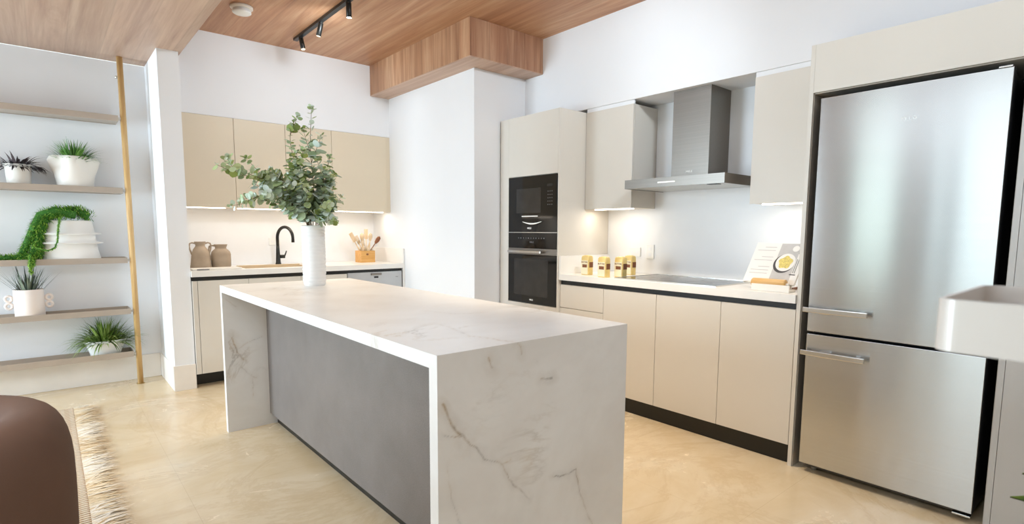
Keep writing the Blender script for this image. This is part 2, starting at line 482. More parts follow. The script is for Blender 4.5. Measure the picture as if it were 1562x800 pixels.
near_veins = [([(.83, .80), (.86, .745), (.90, .70), (.935, .665)], .010, 1.0),
              ([(.84, .71), (.89, .70), (.925, .68)], .006, .8),
              ([(.90, .70), (.99, .60), (1.05, .565), (1.085, .50), (1.13, .455), (1.175, .40)], .006, .75),
              ([(1.005, .905), (1.015, .875)], .008, .8), ([(1.225, .815), (1.275, .81)], .008, .9),
              ([(1.115, .94), (1.13, .925), (1.135, .90)], .007, 1.0),
              ([(1.285, .455), (1.34, .44), (1.40, .445), (1.41, .39), (1.43, .33)], .006, .9),
              ([(1.05, .565), (1.09, .57)], .005, .7), ([(.845, .62), (.90, .40), (.93, .2)], .004, .4),
              ([(1.43, .33), (1.5, .2)], .005, .5)]
mb = MB()
veined_grid(mb, lambda a, b: (IX0 + (IX1 - IX0) * a, IY0, IZ * b), 210, 230, near_veins, lambda p: (p[0], p[2]))
mb.box(IX0 + .0002, IX1 - .0002, IY0 + .0003, IY0 + ST, 0, IZ - ST)
mb.build('end_panel', 'marble', isl)
mb = MB()
far_veins = [([(.86, .62), (.90, .52), (.94, .46)], .009, 1.0), ([(.89, .53), (.96, .57), (1.04, .60)], .005, .5),
             ([(.92, .40), (.96, .35), (1.0, .34)], .007, .5), ([(.84, .86), (.90, .80)], .006, .5), ([(.97, .36), (.98, .2)], .005, .4)]
veined_grid(mb, lambda a, b: (IX0 + (1.07 - IX0) * a, IY1 - ST, (IZ - ST) * b), 60, 200, far_veins, lambda p: (p[0], p[2]))
mb.box(IX0 + .0002, IX1, IY1 - ST + .0003, IY1, 0, IZ - ST)
mb.build('end_panel', 'marble', isl)
mb = MB()
top_veins = [([(1.115, 1.29), (1.10, 1.36), (1.06, 1.45), (1.09, 1.60), (1.12, 1.72)], .008, .55), ([(1.09, 1.60), (1.18, 1.62)], .006, .4),
             ([(.86, 3.3), (1.0, 3.35), (1.12, 3.5)], .012, .35), ([(.95, 3.0), (1.1, 3.2), (1.2, 3.25)], .012, .35),
             ([(1.25, 2.05), (1.3, 1.9), (1.42, 1.85)], .008, .3)]
veined_grid(mb, lambda a, b: (IX0 + (IX1 - IX0) * a, IY0 + (IY1 - IY0) * b, IZ), 90, 250, top_veins, lambda p: (p[0], p[1]))
mb.box(IX0, IX1, IY0 + .0004, IY1, IZ - ST, IZ - .0003)
mb.build('worktop', 'marble', isl)
box(1.08, IX1 - .025, IY0 + ST, IY1 - ST, .075, IZ - ST).build('back_panel', 'grey', isl, label='grey brushed laminate back panel')
box(1.125, IX1 - .06, IY0 + ST, IY1 - ST, 0, .075).build('toe_kick', 'black', isl)
for i in range(4):
    ya = IY0 + ST + i * (IY1 - IY0 - 2 * ST) / 4; yb = ya + (IY1 - IY0 - 2 * ST) / 4
    box(IX1 - .025, IX1 - .005, ya + .002, yb - .002, .08, IZ - ST - .035, .0015).build('door', 'cab', isl)

# ------------------------------------------------------------------ base cabinets
CZ0, CZ1 = .911, .957
def cabinet_sink(x0, x1, label, plain_front=False):
    F = 4.978
    t = thing('base_cabinet', ((x0 + x1) / 2, F, 0), label, 'cabinet')
    box(x0, x1, F + .02, 5.64, .113, .73 if 1.2 < x0 < 2 else .878).build('carcass', 'cab_in', t)
    box(x0 + .0015, x1 - .0015, F, F + .019, .116, .877, .0012).build('door', 'cab', t)
    box(x0, x1, F + .012, F + .09, .8785, .9105).build('finger_channel', 'black', t)
    box(x0, x1, F + .13, 5.60, 0, .1125).build('plinth', 'black', t)
    return t
cabinet_sink(.878, .917, 'narrow beige filler cabinet against the white stub wall, left of the sink run')
cabinet_sink(.917, 1.30, 'beige base cabinet under the counter where the stoneware jugs stand')
cabinet_sink(1.30, 1.74, 'beige base cabinet below the left part of the sink')
cabinet_sink(1.74, 2.175, 'beige base cabinet immediately left of the steel dishwasher')
dw = thing('dishwasher', (2.466, 4.978, 0), 'built-in steel fronted dishwasher at the right end of the sink run', 'dishwasher')
box(2.18, 2.755, 5.0, 5.62, .1, .878).build('body', 'recess', dw)
box(2.179, 2.754, 4.976, 4.999, .115, .882, .002).build('door', 'dwsteel', dw)
box(2.415, 2.525, 4.957, 4.976, .852, .872, .003).build('handle', 'ssh', dw, label='short dark steel bar handle')
box(2.45, 2.495, 4.9735, 4.976, .823, .840).build('display', 'glass_black', dw)
MB().text('MIELE', .011, (2.70, 4.9755, .826), (1, 0, 0), (0, 0, 1)).build('lettering', 'dim_print', dw)
box(2.176, 2.765, 5.11, 5.6, 0, .099).build('plinth', 'black', dw)
box(2.176, 2.765, 4.99, 5.62, .8825, .9105).build('finger_channel', 'black', dw)

ct = thing('sink_countertop', (1.83, 5.3, CZ0), 'white quartz countertop with sink cut-out along the back wall', 'countertop')
mb = MB(); hx0, hx1, hy0, hy1 = 1.31, 1.90, 5.09, 5.44
mb.box(.876, hx0, 4.965, 5.648, CZ0, CZ1).box(hx1, 2.787, 4.965, 5.648, CZ0, CZ1)
mb.box(hx0, hx1, 4.965, hy0, CZ0, CZ1).box(hx0, hx1, hy1, 5.648, CZ0, CZ1)
mb.build('slab', 'quartz', ct)
box(2.768, 2.787, 4.967, 5.648, CZ1, 1.107, .002).build('upstand', 'quartz', ct)
box(2.767, 2.787, 4.967, 5.648, 0, CZ0, .001).build('end_panel', 'quartz', ct)
sk = thing('kitchen_sink', (1.605, 5.265, .76), 'beige composite sink bowl set into the back countertop', 'sink')
mb = MB(); b = .012
mb.box(hx0, hx1, hy0, hy1, .74, .752).box(hx0, hx0 + b, hy0, hy1, .752, .95).box(hx1 - b, hx1, hy0, hy1, .752, .95)
mb.box(hx0 + b, hx1 - b, hy0, hy0 + b, .752, .95).box(hx0 + b, hx1 - b, hy1 - b, hy1, .752, .963)
mb.build('bowl', 'sink', sk)
MB().lathe([(.0, .0), (.04, .0), (.042, .004), (.02, .003), (0, .002)], (1.605, 5.3, .752), 24, cap=False).build('drain', 'ssc', sk)

def cabinet_right(y0, y1, label, drawers=False):
    F = 3.085
    t = thing('base_cabinet', (F, (y0 + y1) / 2, 0), label, 'cabinet')
    box(F + .02, 3.65, y0, y1, .113, .876).build('carcass', 'cab_in', t)
    if drawers:
        box(F, F + .019, y0 + .0015, y1 - .0015, .696, .876, .0012).build('drawer', 'cab', t)
        box(F, F + .019, y0 + .0015, y1 - .0015, .116, .692, .0012).build('drawer', 'cab', t)
    else:
        box(F, F + .019, y0 + .0015, y1 - .0015, .116, .876, .0012).build('door', 'cab', t)
    box(F + .012, 3.65, y0, y1, .8765, .9105).build('finger_channel', 'black', t)
    box(3.125, 3.6, y0, y1, 0, .1125).build('plinth', 'black', t)
cabinet_right(2.598, 3.040, 'beige two-drawer base cabinet next to the oven tower', True)
cabinet_right(2.142, 2.598, 'beige base cabinet door under the left half of the hob')
cabinet_right(1.682, 2.142, 'beige base cabinet door under the right half of the hob')
cabinet_right(1.249, 1.682, 'beige base cabinet door beside the fridge side panel')
ct2 = thing('hob_countertop', (3.36, 2.14, CZ0), 'white quartz countertop holding the hob, between oven tower and fridge', 'countertop')
box(3.068, 3.655, 1.249, 3.040, CZ0, CZ1).build('slab', 'quartz', ct2)
box(3.068, 3.655, 3.022, 3.040, CZ1, 1.099, .0015).build('upstand', 'quartz', ct2)

# hob
hb_ = thing('induction_hob', (3.375, 2.13, CZ1), 'black glass induction hob flush in the right hand countertop', 'hob')
box(3.12, 3.635, 1.745, 2.52, CZ1, CZ1 + .005, .002).build('glass_top', 'hob', hb_)
for (y, x, r) in ((2.33, 3.46, .10), (2.33, 3.25, .075), (1.94, 3.46, .085), (1.94, 3.25, .09)):
    MB().lathe([(r, 0), (r + .002, 0), (r + .002, .0004), (r, .0004), (r, 0)], (x, y, CZ1 + .005), 40, cap=False).build('zone_marking', 'dim_print', hb_)
mb = box(3.115, 3.12, 1.74, 2.525, CZ1, CZ1 + .007).box(3.635, 3.64, 1.74, 2.525, CZ1, CZ1 + .007).box(3.12, 3.635, 1.74, 1.745, CZ1, CZ1 + .007).box(3.12, 3.635, 2.52, 2.525, CZ1, CZ1 + .007)
mb.build('steel_rim', 'ssc', hb_)

# ------------------------------------------------------------------ wall cabinets, sink side
UB, UT = 1.479, 2.243
xs = [.878, 1.303, 1.735, 2.168, 2.749]
labs = ['beige wall cabinet above the stoneware jugs, beside the stub wall', 'beige wall cabinet second from the stub wall, behind the left eucalyptus branch',
        'beige wall cabinet behind the upright eucalyptus stems, third from the stub wall', 'wide beige wall cabinet above the utensil box, by the white column']
for i in range(4):
    a, b = xs[i], xs[i + 1]
    t = thing('wall_cabinet', ((a + b) / 2, 5.25, UB), labs[i], 'cabinet')
    box(a, b, 5.268, 5.648, UB + .004, UT).build('carcass', 'cab_warmlit', t)
    box(a + .0015, b - .0015, 5.248, 5.267, UB, UT, .0012).build('door', 'cab_warmlit', t)
    x0, x1 = (a + .03, b - .08) if i == 0 else (a + .02, b - .02)
    box(x0, x1, 5.30, 5.325, UB - .006, UB + .0035).build('light_strip', 'led', t, label='lit warm white strip under the cabinet')
box(2.7495, 2.788, 5.252, 5.648, UB, UT).build('filler_panel', 'cab_warmlit', t)

# wall cabinets, hob side
RZ0, RZ1 = 1.468, 2.228
for (a, b, lab) in ((2.58, 3.040, 'pale beige wall cabinet between the oven tower and the hood'), (1.249, 1.674, 'pale beige wall cabinet between the hood and the fridge')):
    t = thing('wall_cabinet', (3.357, (a + b) / 2, RZ0), lab, 'cabinet')
    box(3.376, 3.655, a, b, RZ0 + .003, RZ1).build('carcass', 'cab', t)
    box(3.356, 3.375, a + .001, b - .001, RZ0, RZ1, .0012).build('door', 'cab', t)
    box(3.364, 3.376, a, b, RZ1, 2.2585).build('top_filler', 'wall', t, label='white filler strip above the cabinet')
    box(3.42, 3.445, a + .04, b - .05, RZ0 - .006, RZ0 + .0025).build('light_strip', 'led', t, label='lit warm white strip under the cabinet')

# ------------------------------------------------------------------ oven tower
TX, TY0, TY1, TZ = 3.059, 3.043, 3.76, 2.231
tw = thing('oven_tower', (3.3, 3.4, 0), 'tall beige oven housing cabinet beside the white column', 'cabinet')
mb = box(TX, 3.655, TY0, 3.0535, 0, TZ).box(TX + .001, 3.655, 3.648, 3.652, .11, TZ).box(TX + .02, 3.655, 3.0535, 3.648, 1.741, TZ - .001).box(TX + .02, 3.655, 3.0535, 3.648, .113, .688)
mb.box(3.6, 3.655, 3.0535, 3.648, .688, 1.741)
mb.build('carcass', 'cab', tw)
box(TX, TX + .019, 3.055, 3.6465, 1.7425, TZ, .0012).build('door', 'cab', tw)
box(TX, TX + .019, 3.055, 3.6465, .116, .687, .0012).build('drawer', 'cab', tw)
box(TX + .003, 3.655, 3.653, TY1, 0, TZ, .001).build('filler_panel', 'cab', tw)
box(TX + .06, 3.6, 3.0535, 3.648, 0, .112).build('plinth', 'black', tw)
OY0, OY1 = 3.0555, 3.6465
ov = thing('oven', (TX, 3.35, .69), 'black glass single oven with steel bar handle, lower in the tower', 'oven')
box(TX + .022, 3.58, OY0 + .005, OY1 - .005, .692, 1.276).build('body', 'recess', ov)
box(TX, TX + .021, OY0, OY1, .692, 1.098, .002).build('door', 'glass_black', ov)
box(TX - .0006, TX, 3.155, 3.57, .755, 1.06).build('window', 'glass_grey', ov)
box(TX, TX + .021, OY0, OY1, 1.15, 1.2765, .002).build('control_panel', 'glass_black', ov)
box(TX - .001, TX + .021, OY0, OY1, 1.099, 1.149, .001).build('handle_band', 'ssh', ov)
mb = box(TX - .045, TX - .03, 3.20, 3.61, 1.112, 1.132, .004)
mb.box(TX - .031, TX - .001, 3.225, 3.245, 1.115, 1.129).box(TX - .031, TX - .001, 3.56, 3.58, 1.115, 1.129)
mb.build('handle', 'ssc', ov)
for k in range(11): box(TX - .0006, TX, 3.20 + k * .031, 3.20 + k * .031 + (.006 if k % 3 else .010), 1.229, 1.239).build('control_symbol', 'dim_print', ov)
MB().text('MIELE', .02, (TX - .0004, 3.35, 1.20), (0, -1, 0), (0, 0, 1)).build('lettering', 'dim_print', ov)
MB().text('MIELE', .018, (TX - .0004, 3.35, .722), (0, -1, 0), (0, 0, 1)).build('lettering', 'white_print', ov)
mw = thing('microwave_oven', (TX, 3.35, 1.285), 'black built-in microwave above the oven', 'microwave')
box(TX + .022, 3.55, OY0 + .005, OY1 - .005, 1.284, 1.736).build('body', 'recess', mw)
box(TX, TX + .021, OY0, OY1, 1.284, 1.738, .002).build('front', 'glass_black', mw)
box(TX - .0006, TX, 3.245, 3.545, 1.44, 1.64).build('window', 'glass_grey', mw)
box(TX - .006, TX + .01, OY0, OY1, 1.2775, 1.2835).build('trim', 'ssc', mw)
mb = MB().tube([(TX - .012, 3.46 - .19 * t, 1.413 - .0 * t) for t in (0, .5, 1)], .004, 8)
mb.build('handle', 'white_print', mw)
mb = MB().tube([(TX - .012, 3.45 - .225 * t, 1.368 - .017 * math.sin(PI * t)) for t in [i / 10 for i in range(11)]], [.002 + .004 * math.sin(PI * i / 10) for i in range(11)], 8)
mb.build('handle', 'white_print', mw, label='curved bright bar')
for r in range(5):
    for q in range(3): box(TX - .0006, TX, 3.115 + q * .022, 3.122 + q * .022, 1.50 + r * .026, 1.506 + r * .026).build('control_symbol', 'dim_print', mw)
box(TX - .0006, TX, 3.11, 3.175, 1.645, 1.665).build('display', 'glass_grey', mw)
MB().text('MIELE', .02, (TX - .0004, 3.38, 1.315), (0, -1, 0), (0, 0, 1)).build('lettering', 'white_print', mw)

# ------------------------------------------------------------------ hood
hd = thing('cooker_hood', (3.42, 2.135, 1.594), 'stainless steel chimney hood on the wall above the hob', 'hood')
HX, HY0, HY1 = 3.19, 1.754, 2.512
mb = box(HX, HX + .012, HY0, HY1, 1.594, 1.650).box(HX + .012, 3.655, HY0, HY0 + .006, 1.594, 1.650).box(HX + .012, 3.655, HY1 - .006, HY1, 1.594, 1.650)
mb.box(HX, 3.655, HY0, HY1, 1.650, 1.656)
mb.build('canopy', 'ssh', hd)
box(HX + .013, 3.652, HY0 + .007, HY1 - .007, 1.597, 1.604).build('filter_panel', 'hoodled', hd)
box(3.40, 3.654, 1.988, 2.272, 1.656, 2.2585, .001).build('chimney', 'ssh', hd)
box(HX - .003, HX, 2.10, 2.235, 1.620, 1.629).build('control_bar', 'white_print', hd, label='thin bright control strip')
MB().text('MIELE', .02, (3.3985, 2.13, 1.705), (0, -1, 0), (0, 0, 1)).build('lettering', 'white_print', hd)
box(HX + .05, HX + .10, 1.83, 1.90, 1.594, 1.597).build('lamp', 'black', hd)

# ------------------------------------------------------------------ fridge and its housing
PY1, PY0, PZ, FX = 1.247, 1.226, 2.252, 3.083
en = thing('fridge_housing', (3.36, .82, 0), 'pale beige surround of side panels and top panel framing the fridge', 'cabinet')
box(FX, 3.656, PY0, PY1, 0, PZ, .0008).build('side_panel', 'cab', en)
box(FX, 3.656, .385, .407, 0, PZ, .0008).build('side_panel', 'cab_shaded', en)
box(FX, FX + .02, .4075, PY0 - .0005, 2.012, PZ, .0008).build('top_panel', 'cab', en)
box(3.50, 3.656, .4075, PY0 - .0005, .02, 2.0).build('back_panel', 'recess', en)
box(FX + .021, 3.49, .4075, PY0 - .0005, 2.012, PZ).build('top_box', 'recess', en)
mb = box(FX + .012, 3.49, PY0 - .003, PY0 - .0006, .002, 2.011).box(FX + .012, 3.49, .4075, .410, .002, 2.011).box(FX + .012, 3.49, .411, PY0 - .004, 2.006, 2.0115)
mb.build('lining', 'lining', en)
fr = thing('refrigerator', (3.3, .81, .027), 'tall stainless steel fridge freezer with two brushed doors', 'fridge')
DX = 3.068; k = DX / 3.083; D0, D1 = .444, 1.180
box(DX + .062, 3.48, D0 + .008, D1 - .012, .03, 1.965).build('body', 'dark_metal', fr)
up = box(DX + .0045, DX + .06, D0, D1, .772, 1.975, .002).build('door', 'dark_metal', fr)
box(DX, DX + .004, D0 + .002, D1, .774, 1.974, .0015).build('skin', 'ssv', up, label='brushed stainless door skin')
lo = box(DX + .0045, DX + .06, D0, D1, .048, .760, .002).build('door', 'dark_metal', fr)
box(DX, DX + .004, D0 + .002, D1, .05, .759, .0015).build('skin', 'ssv', lo, label='brushed stainless door skin')
for z, par in ((.892, up), (.665, lo)):
    mb = box(DX - .05, DX - .034, .893, 1.19, z - .013, z + .013, .003)
    mb.box(DX - .036, DX - .0005, 1.06, 1.115, z - .018, z + .008, .006)
    mb.box(DX - .036, DX - .0005, .925, .945, z - .010, z + .008, .004)
    mb.build('handle', 'ssc', par, label='flat polished bar handle')
MB().text('ELLO', .022, (DX - .0006, .795, 1.819), (0, -1, 0), (0, 0, 1), spacing=1.3).build('lettering', 'faint', up)
box(DX - .004, DX + .05, D0 + .006, D0 + .05, 1.9755, 1.982, .001).build('hinge', 'ssc', fr)
box(DX - .004, DX + .05, D0 + .004, D0 + .07, .030, .038, .001).build('hinge', 'ssc', fr)
box(DX + .03, DX + .06, D0 + .02, D1 - .02, .03, .046).build('grille', 'recess', fr)
for y in (D0 + .03, D1 - .05):
    MB().lathe([(.014, 0), (.014, .03), (.01, .031)], (DX + .075, y, 0), 16).build('foot', 'bracket', fr)
pc = thing('pantry_cabinet', (3.36, .0, 0), 'tall beige pantry cabinet right of the fridge, greyed for shade', 'cabinet')
box(FX + .02, 3.656, -.6, .384, .1, PZ).build('carcass', 'cab', pc)
box(FX, FX + .019, -.11, .3835, .012, PZ, .0012).build('door', 'cab_shaded', pc)
box(FX, FX + .019, -.6, -.113, .012, PZ, .0012).build('door', 'cab_shaded', pc)
box(FX + .03, 3.6, -.6, .384, 0, .0995).build('plinth', 'cab_shaded', pc)

# ------------------------------------------------------------------ things on the counters
# gold tins
def make_tin(name, loc, label):
    x, y, z = loc; t = thing(name, loc, label, 'tin', 'gold food tins by the oven tower')
    w, d, h = .078, .062, .148
    mb = MB(); prof = []
    for zz, sc in ((0, .95), (.004, 1), (.118, 1), (.136, .97), (.146, .86), (.148, .8)):
        prof.append((zz, sc))
    n = 32; vs = []; fs = []
    for zz, sc in prof:
        for i in range(n):
            a = 2 * PI * i / n; c, s_ = math.cos(a), math.sin(a); e = .35
            vs.append((x + d / 2 * sc * math.copysign(abs(c) ** e, c), y + w / 2 * sc * math.copysign(abs(s_) ** e, s_), z + zz))
    for j in range(len(prof) - 1):
        for i in range(n): fs.append((j * n + i, j * n + (i + 1) % n, (j + 1) * n + (i + 1) % n, (j + 1) * n + i))
    fs += [tuple(range(n))[::-1], tuple(range((len(prof) - 1) * n, len(prof) * n))]
    mb.add(vs, fs, True); mb.build('body', 'gold', t)
    fx = x - d / 2 - .0012
    lb = box(fx, fx + .003, y - w / 2 + .006, y + w / 2 - .006, z + .006, z + .112, .0008).build('label', 'cream', t)
    MB().text('BUTTER', .0175, (fx - .0004, y, z + .098), (0, -1, 0), (0, 0, 1)).build('lettering', 'brownprint', lb)
    box(fx - .0008, fx, y - .026, y + .02, z + .058, z + .082).build('picture', 'brownprint', lb)
    fy = y - w / 2 - .0012
    box(x - d / 2 + .012, x + d / 2 - .008, fy, fy + .003, z + .058, z + .100, .0008).build('side_label', 'brownprint', t)
    MB().lathe([(.001, .152), (.02, .151), (.026, .147)], (x, y, z), 24, cap=True, sy=1.2).build('lid', 'gold', t)
    return t
tin0 = make_tin('food_tin', (3.205, 2.868, CZ1), 'gold tin leftmost of the group, closest to the oven tower')
tl = [((3.135, 2.640, CZ1), 'gold tin with white label, second from the oven tower, nearest the counter edge'),
      ((3.235, 2.565, CZ1 + .0), 'gold tin third from the oven tower, at the near corner of the hob'),
      ((3.475, 2.665, CZ1), 'gold tin rightmost of the group, standing back against the wall')]
for loc, lab in tl:
    c = tin0.copy(); COL.objects.link(c); c.location = loc; c['label'] = lab
    for ch in list(tin0.children):
        d = ch.copy(); COL.objects.link(d); d.parent = c
        for g in ch.children:
            e = g.copy(); COL.objects.link(e); e.parent = d

# wall outlets
def outlet(name, c, nrm, w, h, label, vert=True):
    c = Vector(c); t = thing(name, c, label, 'socket')
    if nrm == 'x':
        box(c.x - .008, c.x, c.y - w / 2, c.y + w / 2, c.z - h / 2, c.z + h / 2, .003).build('cover_plate', 'plate', t)
        for s_ in (-1, 1):
            dy, dz = (0, s_ * h * .2) if vert else (s_ * w * .22, 0)
            box(c.x - .0095, c.x - .008, c.y + dy - .012, c.y + dy + .012, c.z + dz - .012, c.z + dz + .012, .001).build('insert', 'wall', t)
    else:
        box(c.x - w / 2, c.x + w / 2, c.y - .008, c.y, c.z - h / 2, c.z + h / 2, .003).build('cover_plate', 'plate', t)
        for s_ in (-1, 1): box(c.x + s_ * w * .22 - .012, c.x + s_ * w * .22 + .012, c.y - .0095, c.y - .008, c.z - .012, c.z + .012, .001).build('insert', 'wall', t)
outlet('wall_socket', (3.6575, 2.757, 1.128), 'x', .112, .072, 'white horizontal double socket on the wall behind the gold tins', False)
outlet('wall_switch', (3.6575, 2.608, 1.134), 'x', .072, .112, 'white upright switch plate on the wall right of the socket', True)
outlet('wall_socket', (1.73, 5.6495, 1.175), 'y', .112, .072, 'white socket on the back wall behind the black faucet', False)

# cookbook on stand, rolling pin
bk = thing('cookbook', (3.27, 1.45, CZ1), 'open cookbook with a photo of pasta, leaning on a white stand by the fridge', 'book')
zb = CZ1 + .028
A = Vector((3.235, 1.485, zb + .012)); B = Vector((3.365, 1.463, zb + .245))      # spine, bottom to top
def page(mb, P, u, w_, off, th): pass
upv = (B - A).normalized(); H = (B - A).length
rl = Vector((.05, 1, 0)).normalized(); rr = Vector((-.12, -1, 0)).normalized()
def quad(mb, o, u, v, w_, h_, off, nrm):
    mb.add([o + nrm * off, o + u * w_ + nrm * off, o + u * w_ + v * h_ + nrm * off, o + v * h_ + nrm * off], [(0, 1, 2, 3)])
for nm, u, W in (('left_page', rl, .15), ('right_page', rr, .165)):
    n_ = u.cross(upv).normalized()
    if n_.x > 0: n_ = -n_
    mb = MB(); th = .012
    vs = [A, A + u * W, A + u * W + upv * H, A + upv * H]; vs2 = [p - n_ * th for p in vs]
    mb.add([tuple(p) for p in vs + vs2], [(0, 1, 2, 3), (7, 6, 5, 4), (0, 4, 5, 1), (1, 5, 6, 2), (2, 6, 7, 3), (3, 7, 4, 0)])
    pg = mb.build(nm, 'paper', bk)
    if nm == 'left_page':
        mb = MB()
        for i in range(9):
            if i in (2, 5): continue
            quad(mb, A + u * .02 + upv * (H * .88 - i * .022), u, upv, .11 if i % 3 else .07, .0035, .0006, n_)
        mb.build('printed_text', 'pagegrey', pg)
    else:
        mb = MB(); quad(mb, A + u * .004 + upv * .004, u, upv, W * .94, H * .97, .0005, n_); mb.build('photo_background', 'pagegrey', pg)
        mb = MB(); quad(mb, A + u * .125 + upv * .004, u, upv, W - .127, H * .72, .0008, n_); mb.build('photo_napkin', 'paper', pg)
        cc = A + u * .066 + upv * H * .52
        for nm2, r, of, mt in (('photo_shadow', .062, .0010, 'pagedark'), ('photo_plate', .058, .0014, 'platewhite'), ('photo_pasta', .040, .0018, 'pasta')):
            mb = MB(); c2 = cc + (u * -.008 - upv * .008 if nm2 == 'photo_shadow' else u * 0)
            mb.add([c2 + n_ * of] + [c2 + n_ * of + (u * math.cos(t) + upv * math.sin(t)) * r * (1 + (.12 * math.sin(5 * t) if mt == 'pasta' else 0)) for t in [2 * PI * i / 28 for i in range(28)]], [(0, i + 1, (i + 1) % 28 + 1) for i in range(28)])
            mb.build(nm2, mt, pg)
        mb = MB()
        for q in (.130, .140): quad(mb, A + u * q + upv * H * .27, u, upv, .003, H * (.42 if q > .135 else .34), .0022, n_)
        quad(mb, A + u * .115 + upv * H * .22, u, upv, .035, .006, .0022, n_)
        mb.build('photo_cutlery', 'pagedark', pg)
        mb = MB(); c2 = A + u * .10 + upv * H * .86
        mb.add([c2 + n_ * .002] + [c2 + n_ * .002 + (u * math.cos(t) + upv * math.sin(t)) * .02 for t in [2 * PI * i / 20 for i in range(20)]], [(0, i + 1, (i + 1) % 20 + 1) for i in range(20)])
        mb.build('photo_bowl', 'platewhite', pg)
stt = thing('book_stand', (3.28, 1.43, CZ1), 'white book stand with a front lip holding up the open cookbook', 'book stand')
mb = box(3.14, 3.225, 1.315, 1.53, CZ1, CZ1 + .014, .003).box(3.14, 3.152, 1.315, 1.53, CZ1 + .012, CZ1 + .04, .002)
mb.build('ledge', 'ceramic', stt)
mb = MB(); 
n_ = Vector((upv.z, 0, -upv.x)); o = A + n_ * .035 - upv * .02
vs = [o + Vector((0, .06, 0)), o + Vector((0, -.13, 0)), o + Vector((0, -.13, 0)) + upv * .2, o + Vector((0, .06, 0)) + upv * .2]
mb.add(vs + [v + n_ * .01 for v in vs], [(0, 1, 2, 3), (7, 6, 5, 4), (0, 4, 5, 1), (1, 5, 6, 2), (2, 6, 7, 3), (3, 7, 4, 0)])
mb.build('backrest', 'ceramic', stt)
mb = box(3.223, 3.46, 1.37, 1.39, CZ1, CZ1 + .012).box(3.223, 3.46, 1.45, 1.47, CZ1, CZ1 + .012)
mb.build('foot', 'walnut', stt, label='dark wooden foot')
rp = thing('rolling_pin', (3.185, 1.45, CZ1 + .014), 'light wooden rolling pin lying on the stand ledge in front of the cookbook', 'rolling pin')
rot = Matrix.Rotation(PI / 2, 3, 'X')
MB().lathe([(0, -.097), (.024, -.096), (.0275, -.09), (.0275, .09), (.024, .096), (0, .097)], (3.184, 1.448, CZ1 + .0425), 28, mat=rot, cap=False).build('roller', 'pinwood', rp)
MB().lathe([(.006, .095), (.006, .12), (.0045, .145), (0, .147)], (3.184, 1.448, CZ1 + .0425), 14, mat=Matrix.Rotation(-PI / 2, 3, 'X'), cap=False).build('handle', 'bracket', rp)
MB().lathe([(.006, .095), (.0075, .105), (.006, .112), (0, .114)], (3.184, 1.448, CZ1 + .0425), 14, mat=rot, cap=False).build('handle', 'plate', rp)

# stoneware jugs
j1 = thing('stoneware_jug', (1.03, 5.40, CZ1), 'taller taupe stoneware jug with two looped handles, nearer the stub wall', 'jug')
MB().lathe([(0, 0), (.082, 0), (.084, .006), (.080, .03), (.072, .10), (.066, .135), (.054, .165), (.040, .183), (.036, .195), (.044, .222), (.046, .228), (.041, .228), (.033, .197), (.03, .17), (0, .16)], j1.location, 48, cap=False).build('body', 'stone_jug', j1)
for s_ in (-1, 1):
    pts = [(s_ * .040, 0, .212), (s_ * .060, 0, .219), (s_ * .078, 0, .213), (s_ * .084, 0, .19), (s_ * .080, 0, .16), (s_ * .072, 0, .135), (s_ * .068, 0, .118)]
    MB().tube([Vector(p) + j1.location for p in pts], .0065, 10).build('handle', 'stone_jug', j1)
j2 = thing('stoneware_jug', (1.195, 5.42, CZ1), 'squat taupe stoneware jug with a wide rim and one handle, right of the taller jug', 'jug')
MB().lathe([(0, 0), (.072, 0), (.078, .008), (.079, .06), (.079, .115), (.074, .135), (.060, .152), (.047, .162), (.044, .172), (.052, .195), (.056, .202), (.051, .202), (.040, .172), (.04, .155), (0, .15)], j2.location, 48, cap=False).build('body', 'stone_jug', j2)
pts = [(-.048, 0, .188), (-.07, 0, .193), (-.092, -.01, .185), (-.100, -.02, .16), (-.096, -.02, .12), (-.085, -.012, .08), (-.076, -.004, .06)]
MB().tube([Vector(p) + j2.location for p in pts], .0065, 10).build('handle', 'stone_jug', j2)
sb = thing('serving_board', (1.08, 5.12, CZ1), 'low off-white serving board lying in front of the stoneware jugs', 'board')
box(.90, 1.27, 5.04, 5.20, CZ1, CZ1 + .014, .004).build('board', 'ceramic', sb)
box(.93, 1.02, 5.038, 5.0395, CZ1 + .003, CZ1 + .011).build('mark', 'dim_print', sb)

# faucet
fc = thing('kitchen_faucet', (1.72, 5.53, CZ1), 'matt black gooseneck kitchen faucet behind the sink', 'faucet')
bx_, by_ = 1.72, 5.53
MB().lathe([(0, 0), (.026, 0), (.026, .008), (.022, .02), (.019, .09), (.0165, .14), (.0145, .18), (.0, .181)], (bx_, by_, CZ1), 28, cap=False).build('body', 'black', fc)
pts = [(0, 0, .175)]
d = Vector((.42, -1, 0)).normalized(); R_ = .105
for i in range(19):
    a = PI * i / 18 * 1.0
    pts.append(tuple(d * (R_ - R_ * math.cos(a)) + Vector((0, 0, .255 + R_ * math.sin(a)))))
pts.append(tuple(d * 2 * R_ + Vector((0, 0, .215))))
MB().tube([Vector(p) + Vector((bx_, by_, CZ1)) for p in pts], [.0145] * (len(pts) - 3) + [.0135, .0135, .0145], 16).build('spout', 'black', fc)
mb = MB().tube([Vector((bx_ + .015, by_, CZ1 + .075)), Vector((bx_ + .062, by_ - .012, CZ1 + .075))], .017, 16)
mb.tube([Vector((bx_ + .058, by_ - .012, CZ1 + .08)), Vector((bx_ + .068, by_ - .014, CZ1 + .105)), Vector((bx_ + .076, by_ - .016, CZ1 + .13))], [.007, .006, .005], 10)
mb.build('lever', 'black', fc)

